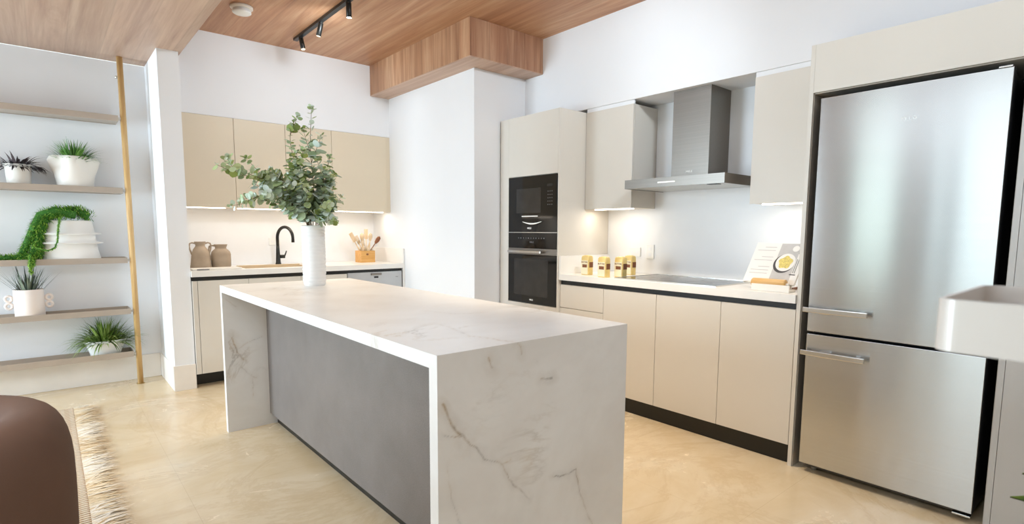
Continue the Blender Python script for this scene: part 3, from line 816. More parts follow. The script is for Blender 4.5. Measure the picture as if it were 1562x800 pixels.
# utensil box and its utensils
ux, uy = 2.555, 5.385
ub = thing('utensil_box', (ux, uy, CZ1), 'square oak utensil box on the back counter near the column', 'box')
mb = MB(); w, h = .078, .122
mb.box(ux - w, ux + w, uy - .07, uy + .07, CZ1, CZ1 + .01)
mb.box(ux - w, ux + w, uy - .07, uy - .058, CZ1 + .01, CZ1 + h).box(ux - w, ux + w, uy + .058, uy + .07, CZ1 + .01, CZ1 + h)
mb.box(ux - w, ux - w + .012, uy - .058, uy + .058, CZ1 + .01, CZ1 + h).box(ux + w - .012, ux + w, uy - .058, uy + .058, CZ1 + .01, CZ1 + h)
mb.build('box', 'woodblock', ub)
MB().lathe([(0, 0), (.010, 0), (.010, .0015), (0, .002)], (ux - .008, uy - .071, CZ1 + .085), 20, mat=Matrix.Rotation(PI / 2, 3, 'X'), cap=False, sx=1.3).build('emblem', 'walnut', ub)
def utensil(name, label, base, tip, kind, mat):
    b = Vector(base); t_ = Vector(tip); d = (t_ - b); L = d.length; d.normalize()
    th = thing(name, b, label, 'utensil', 'wooden utensils in the oak box')
    hl = L * .72 if kind != 'stick' else L
    MB().tube([b, b + d * hl * .5, b + d * hl], [.006, .0055, .005], 10).build('handle', mat, th)
    if kind == 'stick': return
    side = d.cross(Vector((0, 1, 0))).normalized(); nrm = side.cross(d).normalized()
    mb = MB(); hw = {'spoon': .024, 'spatula': .02, 'fork': .018}[kind]; hlgt = L - hl
    n = 20; vs = []; rings = 5
    if kind == 'spoon':
        c = b + d * (hl + hlgt * .5)
        m3 = Matrix((side, nrm, d)).transposed()
        mb.lathe([(.001, -hlgt * .55), (hw * .6, -hlgt * .42), (hw, 0), (hw * .8, hlgt * .35), (.001, hlgt * .5)], c, 20, mat=m3, sy=.35, cap=False)
    else:
        m3 = Matrix((side, nrm, d)).transposed()
        o = b + d * (hl - .01)
        for q in (range(1) if kind == 'spatula' else range(3)):
            x0, x1 = (-hw, hw) if kind == 'spatula' else (-hw + q * .0125, -hw + q * .0125 + .008)
            bb = MB().box(x0, x1, -.003, .003, 0, hlgt + .01, .002)
            mb.add([m3 @ Vector(v) + o for v in bb.v], bb.f)
        if kind == 'fork':
            bb = MB().box(-hw, hw - .003, -.003, .003, 0, hlgt * .4, .002); mb.add([m3 @ Vector(v) + o for v in bb.v], bb.f)
    mb.build('head', mat, th)
z0 = CZ1 + .011
us = [('wooden_spatula', 'pale wooden spatula leaning far left in the oak box', (ux + .0, uy + .01, z0), (2.392, 5.37, 1.262), 'spatula', 'utensil'),
      ('wooden_fork', 'pale wooden fork leaning left beside the leftmost spatula', (ux + .01, uy - .025, z0), (2.445, 5.36, 1.235), 'fork', 'utensil'),
      ('wooden_spoon', 'short pale spoon left of the tall spatula in the oak box', (ux - .015, uy + .03, z0), (2.535, 5.41, 1.262), 'spoon', 'utensil'),
      ('wooden_spatula', 'tall pale wooden spatula standing highest in the oak box', (ux + .01, uy + .0, z0), (2.578, 5.40, 1.302), 'spatula', 'utensil'),
      ('wooden_spoon', 'pale spoon right of the tallest spatula', (ux + .02, uy - .03, z0), (2.605, 5.35, 1.262), 'spoon', 'utensil'),
      ('wooden_stick', 'slim pale stick leaning right in the oak box', (ux, uy + .025, z0), (2.655, 5.43, 1.235), 'stick', 'utensil'),
      ('wooden_spoon', 'dark brown wooden spoon leaning far right in the oak box', (ux - .03, uy - .01, z0), (2.715, 5.36, 1.225), 'spoon', 'walnut'),
      ('wooden_fork', 'short pale fork at the front of the oak box', (ux - .02, uy - .04, z0), (2.50, 5.33, 1.20), 'fork', 'utensil')]
for u in us: utensil(*u)
cl = MB()
for i in range(26):
    a = random.uniform(0, 2 * PI); x = ux + random.uniform(-.062, .062); y = uy + random.uniform(-.045, .045)
    cl.blade((x, y, CZ1 + .09), (random.uniform(-.35, .35), random.uniform(-.4, .1), 1), random.uniform(.055, .095), .011, .9, random.random(), 4)
o = cl.build('dried_leaf_bunch', 'fringe', loc=(ux, uy, CZ1 + .09)); tag(o, 'cream dried leaves tucked around the utensils in the oak box', 'dried leaves')

# ------------------------------------------------------------------ vase and eucalyptus on the island
vx, vy = 1.288, 3.436
vs_ = thing('ribbed_vase', (vx, vy, IZ), 'tall white cylindrical vase with horizontal ribs on the island', 'vase')
prof = [(0, .0), (.060, 0)]
nr = 17; Hh = .375
for i in range(nr * 6 + 1):
    t = i / (nr * 6); prof.append((.0665 + .0036 * abs(math.sin(PI * nr * t)) ** .7 - .006 * max(0, 1 - t * 12), .002 + t * (Hh - .004)))
prof += [(.062, Hh), (.056, Hh - .006), (.056, .05), (0, .045)]
MB().lathe(prof, (vx, vy, IZ), 48, cap=False).build('body', 'vase', vs_)

def branch(name, label, pts, leaf=(.018, .03), seed=1, dens=1.0, subs=0, spread=1.0):
    rnd = random.Random(seed); tb_ = (.45, .7, .3, .55, .25, .5, .65, .35, .6, .75)[seed % 10]; pts = [Vector(p) for p in pts]
    t = thing(name, pts[0], label, 'eucalyptus branch', 'eucalyptus branches in the ribbed vase')
    # smooth resample
    def cr(p0, p1, p2, p3, u): return .5 * ((2 * p1) + (p2 - p0) * u + (2 * p0 - 5 * p1 + 4 * p2 - p3) * u * u + (3 * p1 - p0 - 3 * p2 + p3) * u ** 3)
    def spline(P):
        Q = [P[0]] + P + [P[-1]]; out = []
        for i in range(len(P) - 1):
            for k in range(8): out.append(cr(Q[i], Q[i + 1], Q[i + 2], Q[i + 3], k / 8))
        return out + [P[-1]]
    paths = [(spline(pts), .0034)]
    main = paths[0][0]
    for s_ in range(subs):
        i = int(len(main) * rnd.uniform(.3, .85)); p = main[i]; d = (main[min(i + 2, len(main) - 1)] - main[i - 1]).normalized()
        side = Vector((rnd.uniform(-1, 1), rnd.uniform(-1, 1), rnd.uniform(-.2, .6))).normalized()
        dd = (d * .8 + side * .8 * spread).normalized(); L = rnd.uniform(.10, .20)
        paths.append((spline([p, p + dd * L * .5, p + dd * L + Vector((0, 0, rnd.uniform(-.02, .03)))]), .002))
    st = MB(); lf = MB()
    for k, (P, r) in enumerate(paths):
        st.tube(P, [r * (1 - .7 * i / len(P)) for i in range(len(P))], 6)
        acc = 0; step = .0165 / dens; ang = rnd.uniform(0, PI); tot = sum((b - a).length for a, b in zip(P[:-1], P[1:])); run = 0
        for a, b in zip(P[:-1], P[1:]):
            sl = (b - a).length; acc += sl; run += sl
            if acc < step or (k == 0 and b.z < IZ + Hh + .004): continue
            acc = 0; d = (b - a).normalized(); ang += PI / 2 + rnd.uniform(-.4, .4)
            u = d.orthogonal().normalized(); w = d.cross(u); tt = run / tot
            r0 = rnd.uniform(*leaf) * (1.22 - .6 * tt)
            for q in (0, PI):
                o = u * math.cos(ang + q) + w * math.sin(ang + q)
                nrm = (d * rnd.uniform(.4, 1.0) + o * -.3 + Vector((rnd.uniform(-.5, .5), rnd.uniform(-.5, .5), rnd.uniform(-.2, .5)))).normalized()
                tint = min(1, max(0, rnd.gauss(tb_, .3)))
                lf.disc(b + o * .004, nrm, r0 * rnd.uniform(.8, 1.15), tint, 9, up=o + d * .35)
    # terminal leaves
        for q in range(4):
            lf.disc(P[-1], (rnd.uniform(-1, 1), rnd.uniform(-1, 1), .6), leaf[0] * .5, rnd.random(), 7)
    st.build('stem', 'stem', t); lf.build('leaves', 'euca', t)
V0 = lambda dx, dy: (vx + dx, vy + dy, IZ + .06)
VT = lambda dx, dy: (vx + dx, vy + dy, IZ + Hh)
branch('eucalyptus_branch', 'tallest upright eucalyptus branch rising from the centre of the vase', [V0(0, 0), VT(.0, .0), (1.30, 3.44, 1.55), (1.285, 3.43, 1.80), (1.30, 3.43, 2.045)], (.02, .028), 1, .9, 3, .5)
branch('eucalyptus_branch', 'eucalyptus branch reaching farthest left, to the wall cabinet edge', [V0(.02, .0), VT(-.03, .0), (1.16, 3.42, 1.46), (1.0, 3.40, 1.585), (.87, 3.38, 1.60), (.745, 3.37, 1.645)], (.017, .025), 2, 1.0, 5, .8)
branch('eucalyptus_branch', 'low drooping eucalyptus branch on the left of the vase', [V0(.02, .01), VT(-.035, -.01), (1.17, 3.40, 1.43), (1.02, 3.36, 1.50), (.93, 3.33, 1.475), (.865, 3.31, 1.445)], (.016, .024), 3, 1.0, 4, .8)
branch('eucalyptus_branch', 'upright eucalyptus branch just left of the tallest one', [V0(.01, -.02), VT(-.02, .02), (1.24, 3.46, 1.54), (1.195, 3.47, 1.72), (1.175, 3.46, 1.86), (1.20, 3.45, 1.945)], (.015, .023), 4, 1.0, 3, .5)
branch('eucalyptus_branch', 'eucalyptus branch leaning right with reddish twigs', [V0(-.02, .01), VT(.035, .0), (1.35, 3.43, 1.47), (1.375, 3.43, 1.62), (1.40, 3.42, 1.755)], (.018, .026), 5, .95, 4, .5)
branch('eucalyptus_branch', 'short bushy eucalyptus branch at the front of the vase mouth', [V0(0, .02), VT(.01, -.04), (1.31, 3.36, 1.44), (1.33, 3.33, 1.55), (1.33, 3.31, 1.63)], (.02, .03), 6, 1.2, 6, .6)
branch('eucalyptus_branch', 'dense eucalyptus branch behind the centre, leaning slightly left', [V0(.02, -.02), VT(-.01, .035), (1.255, 3.50, 1.48), (1.25, 3.52, 1.62), (1.27, 3.52, 1.80)], (.02, .03), 7, 1.2, 6, .6)
branch('eucalyptus_branch', 'short low eucalyptus branch over the right rim of the vase', [V0(-.02, 0), VT(.04, -.01), (1.345, 3.40, 1.40), (1.375, 3.38, 1.45), (1.385, 3.36, 1.53)], (.017, .025), 8, 1.3, 4, .6)
branch('eucalyptus_branch', 'mid-length eucalyptus branch leaning left below the wall cabinets', [V0(.03, 0), VT(-.02, -.03), (1.21, 3.37, 1.44), (1.11, 3.34, 1.55), (1.04, 3.32, 1.62)], (.02, .028), 9, 1.1, 6, .8)

branch('eucalyptus_branch', 'bluish eucalyptus branch in the middle of the left side, ending above the faucet', [V0(.03, .01), VT(-.03, .0), (1.19, 3.41, 1.47), (1.09, 3.40, 1.52), (.99, 3.39, 1.53), (.93, 3.38, 1.56)], (.018, .027), 11, 1.15, 6, .9)
branch('eucalyptus_branch', 'eucalyptus branch rising left of centre with a bare twig tip', [V0(.02, .0), VT(-.02, -.01), (1.235, 3.42, 1.50), (1.20, 3.41, 1.64), (1.19, 3.40, 1.76)], (.018, .027), 14, 1.1, 5, .7)
branch('eucalyptus_branch', 'short eucalyptus sprig drooping over the front rim of the vase', [V0(0, .02), VT(.0, -.045), (1.295, 3.365, 1.36), (1.30, 3.335, 1.385), (1.305, 3.30, 1.40)], (.017, .024), 18, 1.6, 3, .5)
branch('eucalyptus_branch', 'short eucalyptus sprig low over the left rim of the vase', [V0(.02, .0), VT(-.04, -.01), (1.22, 3.41, 1.355), (1.18, 3.40, 1.385), (1.14, 3.39, 1.42)], (.017, .024), 15, 1.5, 3, .5)
# ------------------------------------------------------------------ wall shelf unit with plants
sh = thing('ladder_shelf', (.544, 5.456, 0), 'ladder-like wall shelf unit with oak poles and taupe metal trays', 'shelf unit')
def tray_mb(x0, x1, y0, y1, zt, h=.045, t=.006):
    mb = MB(); zb = zt - h
    mb.box(x0, x1, y0, y0 + t, zb, zt, .0015).box(x0, x1, y1 - t, y1, zb, zt, .0015)
    mb.box(x0, x0 + t, y0 + t, y1 - t, zb, zt, .0015).box(x1 - t, x1, y0 + t, y1 - t, zb, zt, .0015)
    mb.box(x0 + t, x1 - t, y0 + t, y1 - t, zb + .004, zb + .009)
    return mb
tz = [2.187, 1.621, 1.060, .641, .285]
for z in tz: tray_mb(-1.0, .508, 5.432, 5.634, z).build('tray', 'tray', sh)
for px_ in (.544, -1.036):
    p = MB().lathe([(.021, .004), (.021, ZL - .001)], (px_, 5.456, 0), 24).build('pole', 'pole', sh)
    MB().lathe([(.03, 0), (.03, .004)], (px_, 5.456, 0), 24).build('foot_plate', 'brass', p)
    s_ = -1 if px_ > 0 else 1
    for z in tz:
        mb = MB().box(px_ + s_ * .019, px_ + s_ * .037, 5.444, 5.468, z - .032, z - .012, .002)
        mb.build('clamp', 'bracket', p)
    for zz in (2.487, .25):
        mb = MB()
        mb.tube([(px_ - .0, 5.456, zz), (px_ - .0, 5.632, zz)], .007, 10)
        mb.tube([(px_ - .036, 5.456, zz), (px_ - .015, 5.456, zz)], .010, 12)
        mb.build('standoff', 'bracket', p)

def plantpot(name, loc, label): return thing(name, loc, label, 'potted plant')
def tray_floor(i): return tz[i] - .0355
# purple plant
P = Vector((-.115, 5.535, tray_floor(1)))
t = plantpot('potted_plant', P, 'dark purple leafed plant in a small white footed pot on the shelf')
MB().lathe([(0, .012), (.062, .012), (.066, .02), (.07, .06), (.076, .15), (.084, .165), (.086, .178), (.079, .178), (.074, .16), (.0, .155)], P, 40, cap=False).build('pot', 'ceramic', t)
for i in range(6):
    a = 2 * PI * i / 6 + .3
    MB().lathe([(0, 0), (.014, 0), (.02, .012), (.018, .03), (0, .04)], P + Vector((.064 * math.cos(a), .064 * math.sin(a), 0)), 16, cap=False).build('foot', 'ceramic', t)
mb = MB()
for i in range(110):
    a = random.uniform(0, 2 * PI); e = random.uniform(.1, 1.1)
    d = Vector((math.cos(a) * math.cos(e), math.sin(a) * math.cos(e), math.sin(e)))
    mb.blade(P + Vector((.04 * math.cos(a), .04 * math.sin(a), .155)), d, random.uniform(.09, .16), .009, random.uniform(.7, 1.6), random.random(), 5)
for i in range(26):
    a = random.uniform(-.9, .3); mb.blade(P + Vector((.08 + random.uniform(0, .05), -.03 + random.uniform(-.02, .02), .17 - random.uniform(0, .03))), (math.cos(a), math.sin(a), random.uniform(-.6, .3)), random.uniform(.04, .08), .010, 1.2, random.random(), 4)
mb.off_wall().build('foliage', 'purple', t)
# ruffled pot with green spider plant
P = Vector((.215, 5.542, tray_floor(1)))
t = plantpot('potted_plant', P, 'spiky green plant in a white ruffled ceramic pot with folded ears')
def ruffle(a, tt, z):
    k = min(1, max(0, (z - .09) / .13)) if z < .24 else max(.55, 1 - (z - .24) * 9)
    ears = .34 * max(0, math.cos(a)) ** 10 + .34 * max(0, math.cos(a - PI)) ** 10 + .15 * max(0, math.cos(a + 1.75)) ** 14 + .2 * max(0, math.cos(a - 1.6)) ** 14
    dents = -.10 * max(0, math.cos(a + 2.45)) ** 10 - .10 * max(0, math.cos(a + .85)) ** 10
    return 1 + k * (ears + dents)
MB().lathe([(0, 0), (.112, 0), (.116, .01), (.116, .06), (.118, .12), (.121, .18), (.122, .23), (.116, .262), (.108, .265), (.104, .25), (.1, .2), (0, .19)], P, 96, mod=ruffle, cap=False, sy=.8).build('pot', 'ceramic', t)
mb = MB()
for i in range(240):
    a = random.uniform(0, 2 * PI); e = random.uniform(.6, 1.5); r = random.uniform(0, .055)
    d = Vector((math.cos(a) * math.cos(e), math.sin(a) * math.cos(e) * .8, math.sin(e)))
    mb.blade(P + Vector((r * math.cos(a), r * math.sin(a), .20)), d, random.uniform(.13, .22), .0055, random.uniform(.6, 1.6), random.random(), 6)
mb.off_wall().build('foliage', 'green', t)
# stepped planter with trailing moss vine
P = Vector((.150, 5.535, tray_floor(2)))
t = plantpot('potted_plant', P, 'trailing mossy green plant spilling from a stepped white planter')
MB().lathe([(0, 0), (.20, 0), (.196, .02), (.178, .10), (.172, .147), (.212, .152), (.214, .158), (.170, .168), (.165, .218), (.203, .223), (.205, .230), (.163, .240), (.150, .325), (.142, .332), (.136, .325), (.135, .30), (0, .29)], P, 64, cap=False, sy=.5).build('planter', 'ceramic_matt', t)
def vine(mb, pts, r0, n, lmin=.018, lmax=.032, tb=.5, tv=.28, tip=True):
    pts = [Vector(p) for p in pts]; L = [0]
    for a, b in zip(pts[:-1], pts[1:]): L.append(L[-1] + (b - a).length)
    for i in range(n):
        s_ = random.uniform(0, L[-1]); k = max(j for j in range(len(L)) if L[j] <= s_); k = min(k, len(pts) - 2)
        u = (s_ - L[k]) / max(1e-6, L[k + 1] - L[k]); p = pts[k].lerp(pts[k + 1], u)
        d = (pts[k + 1] - pts[k]).normalized()
        o = Vector((random.gauss(0, 1), random.gauss(0, 1), random.gauss(0, 1))).normalized()
        rr = r0 * (1 - .5 * s_ / L[-1])
        mb.blade(p + o * rr * random.uniform(.3, .95), (d * .6 + o).normalized(), random.uniform(lmin, lmax), .0028, .5, min(1, max(0, random.gauss(tb, tv))), 3)
    mb.tube(pts, [r0 * .62 * (1 - .5 * i / len(pts)) for i in range(len(pts))], 8, tint=.12)
mb = MB(); top = P + Vector((0, 0, .335))
yf = 5.475
vine(mb, [(.28, 5.53, 1.385), (.20, 5.52, 1.435), (.12, 5.51, 1.43), (.05, 5.50, 1.405)], .05, 1200)
vine(mb, [(.20, 5.50, 1.40), (.08, 5.49, 1.425), (-.01, 5.48, 1.39), (-.05, 5.48, 1.30), (-.09, 5.48, 1.20), (-.13, 5.48, 1.11), (-.15, 5.47, 1.06)], .056, 2000)
vine(mb, [(.10, 5.52, 1.40), (.03, 5.50, 1.40), (-.01, 5.49, 1.30), (-.04, 5.48, 1.20), (-.06, 5.47, 1.12), (-.08, 5.465, 1.065)], .056, 2000)
vine(mb, [(-.02, 5.47, 1.10), (-.10, 5.47, 1.085), (-.2, 5.47, 1.075), (-.32, 5.475, 1.07), (-.5, 5.48, 1.07)], .034, 1300)
vine(mb, [(-.03, 5.49, 1.25), (-.03, 5.48, 1.15), (-.04, 5.47, 1.08)], .04, 700)
vine(mb, [(.12, 5.46, 1.40), (.10, 5.44, 1.37), (.085, 5.43, 1.28), (.078, 5.42, 1.20), (.06, 5.415, 1.15), (.02, 5.41, 1.125), (-.03, 5.42, 1.135), (-.08, 5.44, 1.16)], .009, 520, .008, .014, .75, .15)
vine(mb, [(-.08, 5.44, 1.10), (-.085, 5.42, 1.07), (-.09, 5.41, 1.02), (-.088, 5.408, .96)], .018, 330, .012, .02, .8, .15)
vine(mb, [(-.07, 5.44, 1.09), (-.07, 5.418, 1.06), (-.075, 5.41, 1.01)], .016, 260, .012, .02, .75, .15)
mb.off_wall().build('trailing_foliage', 'moss', t)
# white cylinder pot with ring ears, spiky plant
P = Vector((-.115, 5.525, tray_floor(3)))
t = plantpot('potted_plant', P, 'grey-green spiky plant in a white cylinder pot with ring ears')
MB().lathe([(0, 0), (.086, 0), (.089, .004), (.090, .225), (.087, .228), (.083, .225), (.082, .19), (0, .185)], P, 48, cap=False).build('pot', 'ceramic_pink', t)
for s_ in (-1, 1):
    for zz in (.105, .160):
        pts = [Vector((s_ * .116 + .019 * math.cos(q), 0, zz + .021 * math.sin(q))) + P for q in [2 * PI * i / 20 for i in range(21)]]
        MB().tube(pts, .0095, 10).build('ring_handle', 'ceramic_pink', t)
mb = MB()
for i in range(70):
    a = random.uniform(0, 2 * PI); e = random.uniform(.75, 1.45); r = random.uniform(0, .06)
    d = Vector((math.cos(a) * math.cos(e), math.sin(a) * math.cos(e) * .6, math.sin(e)))
    mb.blade(P + Vector((r * math.cos(a), r * math.sin(a), .18)), d, random.uniform(.16, .25), .0055, random.uniform(0, .25), random.random(), 5)
mb.off_wall().build('foliage', 'aloe', t)
# crumpled oval bowl with grassy plant
P = Vector((.325, 5.53, tray_floor(4)))
t = plantpot('potted_plant', P, 'bushy grass-like plant in a crumpled oval white bowl on the lowest shelf')
def crumple(a, tt, z): return 1 + .035 * math.sin(7 * a + 20 * z) * (z > .02) + .03 * math.sin(3 * a + 1)
MB().lathe([(0, 0), (.092, 0), (.098, .012), (.112, .06), (.132, .115), (.142, .135), (.137, .138), (.124, .115), (.11, .09), (0, .085)], P, 72, mod=crumple, cap=False, sy=.62).build('bowl', 'ceramic_matt', t)
mb = MB()
for i in range(420):
    a = random.uniform(0, 2 * PI); e = random.uniform(.35, 1.45); r = random.uniform(0, .1)
    d = Vector((math.cos(a) * math.cos(e), math.sin(a) * math.cos(e) * .6, math.sin(e)))
    mb.blade(P + Vector((r * math.cos(a), .5 * r * math.sin(a), .09)), d, random.uniform(.15, .27), .0062, random.uniform(.9, 2.4), random.random(), 7)
mb.off_wall().build('foliage', 'olive', t)

# ------------------------------------------------------------------ second tray unit at the right foreground
rs = thing('tray_shelf_stand', (.72, -1.25, 0), 'pale metal tray shelf in the right foreground, corner towards the kitchen', 'shelf unit')
def rounded_tray(x0, x1, y0, y1, zt, h=.047, t=.004, r=.018):
    pts = []
    for cx, cy, a0 in ((x1 - r, y1 - r, 0), (x0 + r, y1 - r, PI / 2), (x0 + r, y0 + r, PI), (x1 - r, y0 + r, 1.5 * PI)):
        for i in range(9):
            a = a0 + PI / 2 * i / 8; pts.append((cx + r * math.cos(a), cy + r * math.sin(a), math.cos(a), math.sin(a)))
    n = len(pts); vs = []; fs = []
    for (x, y, nx, ny) in pts:
        vs += [(x, y, zt - h), (x, y, zt), (x - nx * t, y - ny * t, zt), (x - nx * t, y - ny * t, zt - h)]
    for i in range(n):
        j = (i + 1) % n
        for k in range(4): fs.append((i * 4 + k, i * 4 + (k + 1) % 4, j * 4 + (k + 1) % 4, j * 4 + k))
    return MB().add(vs, fs, False)
rounded_tray(.617, .83, -1.15, .131, 1.236).build('tray', 'tray2', rs)
box(.622, .825, -1.145, .126, 1.191, 1.195).build('tray_base', 'tray2', rs)
rounded_tray(.617, .83, -1.15, -.5, .62).build('tray', 'tray2', rs)
box(.622, .825, -1.145, -.505, .575, .579).build('tray_base', 'tray2', rs)
for (a, b) in ((.642, -1.172), (.806, -1.172), (.642, -.47), (.806, -.47)):
    p = MB().lathe([(.0195, 0), (.0195, 1.19 if b > -1 else ZL - .001)], (a, b, 0), 20).build('pole', 'pole', rs)
# broad leafed plant off to the right, two leaves reach into view
P = Vector((1.62, -.16, 0))
t = plantpot('potted_plant', P, 'broad-leafed plant at the right edge with green leaf tips in view')
MB().lathe([(0, 0), (.13, 0), (.15, .03), (.17, .32), (.175, .34), (.16, .34), (.155, .30), (0, .29)], P, 40, cap=False).build('pot', 'ceramic', t)
mb = MB()
tips = [(1.318, .142, .815), (1.337, .131, .858), (1.50, -.02, 1.0), (1.9, -.1, .95), (1.6, -.5, 1.0), (1.3, -.35, .8), (1.75, .0, .75), (1.95, -.4, .8)]
def leaf_blade(mb, a, tp, hw, sd):
    d = tp - a; L = d.length; d.normalize(); sd = (sd - d * sd.dot(d)).normalized(); nn = sd.cross(d); vs = []; seg = 8; fs = []
    for k in range(seg + 1):
        u = k / seg; ww = hw * math.sin(PI * min(1, u * .85 + .12)) ** .9 * (1 - u ** 6) + .0005; c = a + d * L * u
        vs += [c - sd * ww + nn * .003, c, c + sd * ww + nn * .003]
    for k in range(seg):
        q = 3 * k; fs += [(q, q + 1, q + 4, q + 3), (q + 1, q + 2, q + 5, q + 4)]
    mb.add(vs, fs, True, [.05 if j % 3 == 0 else .45 if j % 3 == 1 else .8 for j in range(len(vs))])
for (tp, a) in (((1.318, .142, .815), (1.47, -.03, .785)), ((1.337, .131, .858), (1.48, .0, .83))):
    leaf_blade(mb, Vector(a), Vector(tp), .036, Vector((.6, .7, .35)))
    mb.tube([P + Vector((0, 0, .29)), P.lerp(Vector(a), .6) + Vector((0, 0, .30)), Vector(a)], [.006, .005, .004], 8, tint=.4)
tips = tips[2:]
for i, tp in enumerate(tips):
    tp = Vector(tp); b = P + Vector((.03 * math.cos(i), .03 * math.sin(i), .29)); m_ = b.lerp(tp, .45) + Vector((0, 0, .12))
    lb_ = b.lerp(tp, .62) + Vector((0, 0, .10))
    mb.tube([b, m_, lb_], [.006, .005, .004], 8, tint=.5)
    d = tp - lb_; L = d.length; d.normalize(); sd = d.cross(Vector((0, 0, 1))).normalized(); nn = sd.cross(d)
    vs = []; seg = 8
    for k in range(seg + 1):
        u = k / seg; ww = .045 * math.sin(PI * min(1, u * .85 + .12)) ** .9 * (1 - u ** 6) + .0005; c = lb_ + d * L * u
        vs += [c - sd * ww + nn * .004, c, c + sd * ww + nn * .004]
    fs = []
    for k in range(seg):
        a = 3 * k; fs += [(a, a + 1, a + 4, a + 3), (a + 1, a + 2, a + 5, a + 4)]
    mb.add(vs, fs, True, [random.uniform(.2, .8)] * len(vs))
mb.build('foliage', 'bigleaf', t)

# ------------------------------------------------------------------ armchair and rug
rg = thing('woven_rug', (-1.2, 3.2, 0), 'natural woven rug with a shaggy cream fringe under the armchair', 'rug')
box(-2.5, .085, 1.4, 4.95, 0, .012, .004).build('mat', 'rug', rg)
mb = MB()
for i in range(2600):
    y = random.uniform(1.4, 4.95); a = random.gauss(0, .35)
    mb.blade((.078, y, .010), (math.cos(a), math.sin(a), random.uniform(-.02, .12)), random.uniform(.09, .17), .0045, .14, min(1, max(0, random.gauss(.55 + .25 * math.sin(y * 9), .25))), 4, fold=0)
for v_ in range(len(mb.v)):
    x, y, z = mb.v[v_]; mb.v[v_] = (x, y, max(.0015, z))
fo = mb.build('fringe', 'fringe', rg); fo['kind'] = 'stuff'
ac = thing('armchair', (-.40, 2.42, .013), 'rounded brown suede tub armchair in the left foreground', 'armchair')
cx, cy = -.402, 2.40; zb0 = .05
# C-shaped shell: rounded wall swept round the seat
prof = []
Ro, Ri, zt = .44, .21, .70
for i in range(25):
    a = i / 24
    if a < .3: prof.append((Ro - .012 * (1 - a / .3) ** 2, zb0 + a / .3 * .40))
    else:
        q = (a - .3) / .7 * PI; rr = (Ro - Ri) / 2
        prof.append((Ro - rr + rr * (abs(math.cos(q)) ** .75 * math.copysign(1, math.cos(q))), zb0 + .40 + (zt - zb0 - .40) * abs(math.sin(q)) ** .7))
prof.append((Ri, zb0))
vs = []; fs = []; k = len(prof); n = 64; a0, a1 = -2.3, 2.3
for i in range(n + 1):
    a = a0 + (a1 - a0) * i / n
    endf = min(1, min(i, n - i) / 5); sc = math.sqrt(1 - (1 - endf) ** 2) if endf < 1 else 1
    for r, z in prof:
        rm = (Ro + Ri) / 2; r2 = rm + (r - rm) * (.25 + .75 * sc); z2 = z if z < .3 else .3 + (z - .3) * (.75 + .25 * sc)
        vs.append((cx + r2 * math.cos(a), cy + r2 * math.sin(a), z2))
for i in range(n):
    for j in range(k): 
        j2 = (j + 1) % k
        fs.append((i * k + j, (i + 1) * k + j, (i + 1) * k + j2, i * k + j2))
fs += [tuple(range(k)), tuple(range(n * k, n * k + k))[::-1]]
MB().add(vs, fs, True).build('shell', 'suede', ac)
MB().lathe([(0, .06), (.2, .06), (.205, .10), (.205, .36), (.19, .41), (.14, .43), (0, .435)], (cx - .01, cy, 0), 40, cap=False).build('seat_cushion', 'suede', ac)
MB().lathe([(0, .013), (.36, .013), (.37, .03), (.37, .055), (0, .056)], (cx, cy, 0), 48, cap=False).build('base', 'black', ac)

# ------------------------------------------------------------------ ceiling fittings
sd = thing('smoke_detector', (1.213, 4.51, ZC), 'round cream smoke detector on the wooden ceiling', 'smoke detector')
MB().lathe([(0, ZC - .002), (.078, ZC - .001), (.078, ZC - .014), (.07, ZC - .02), (0, ZC - .02)], (1.213, 4.51, 0), 40, cap=False).build('base', 'detector', sd)
MB().lathe([(0, ZC - .02), (.058, ZC - .021), (.058, ZC - .034), (.064, ZC - .036), (.064, ZC - .046), (.055, ZC - .052), (0, ZC - .053)], (1.213, 4.51, 0), 40, cap=False).build('cover', 'plate', sd)
tk = thing('track_light', (1.748, 4.3, ZC), 'black ceiling track with cylindrical spotlights over the island', 'track light')
box(1.730, 1.765, 2.7, 4.94, ZC - .022, ZC - .0005, .001).build('rail', 'black', tk)
for (y, tx, ty, on) in ((4.81, .006, -.03, 0), (4.37, -.02, .012, 0), (3.86, .0, .0, 1)):
    c = Vector((1.75, y, ZC - .03)); d = Vector((tx, ty, -.1)).normalized()
    m3 = d.to_track_quat('Z', 'Y').to_matrix()
    h_ = MB().lathe([(0, .0), (.018, 0), (.019, .003), (.019, .098), (.0165, .1), (.0165, .094), (0, .094)], c, 24, mat=m3, cap=False)
    h_.box(1.738, 1.758, y - .02, y + .02, ZC - .034, ZC - .022)
    sp = h_.build('spotlight', 'black', tk)
    MB().lathe([(0, .0955), (.016, .0955), (.016, .099), (0, .1)], c, 20, mat=m3, cap=False).build('lens', 'lens_on' if on else 'lens_dim', sp)

# ------------------------------------------------------------------ light
def area(name, loc, rot, sx, sy, power, col=(1, 1, 1), spread=None):
    l = bpy.data.lights.new(name, 'AREA'); l.shape = 'RECTANGLE'; l.size = sx; l.size_y = sy; l.energy = power; l.color = col
    if spread: l.spread = spread
    o = bpy.data.objects.new(name, l); COL.objects.link(o); o.location = loc; o.rotation_euler = rot; return o
def spot(name, loc, to, power, col, ang=60, blend=.8, r=.03):
    l = bpy.data.lights.new(name, 'SPOT'); l.energy = power; l.color = col; l.spot_size = math.radians(ang); l.spot_blend = blend; l.shadow_soft_size = r
    o = bpy.data.objects.new(name, l); COL.objects.link(o); o.location = loc
    o.rotation_euler = (Vector(to) - Vector(loc)).to_track_quat('-Z', 'Y').to_euler(); return o
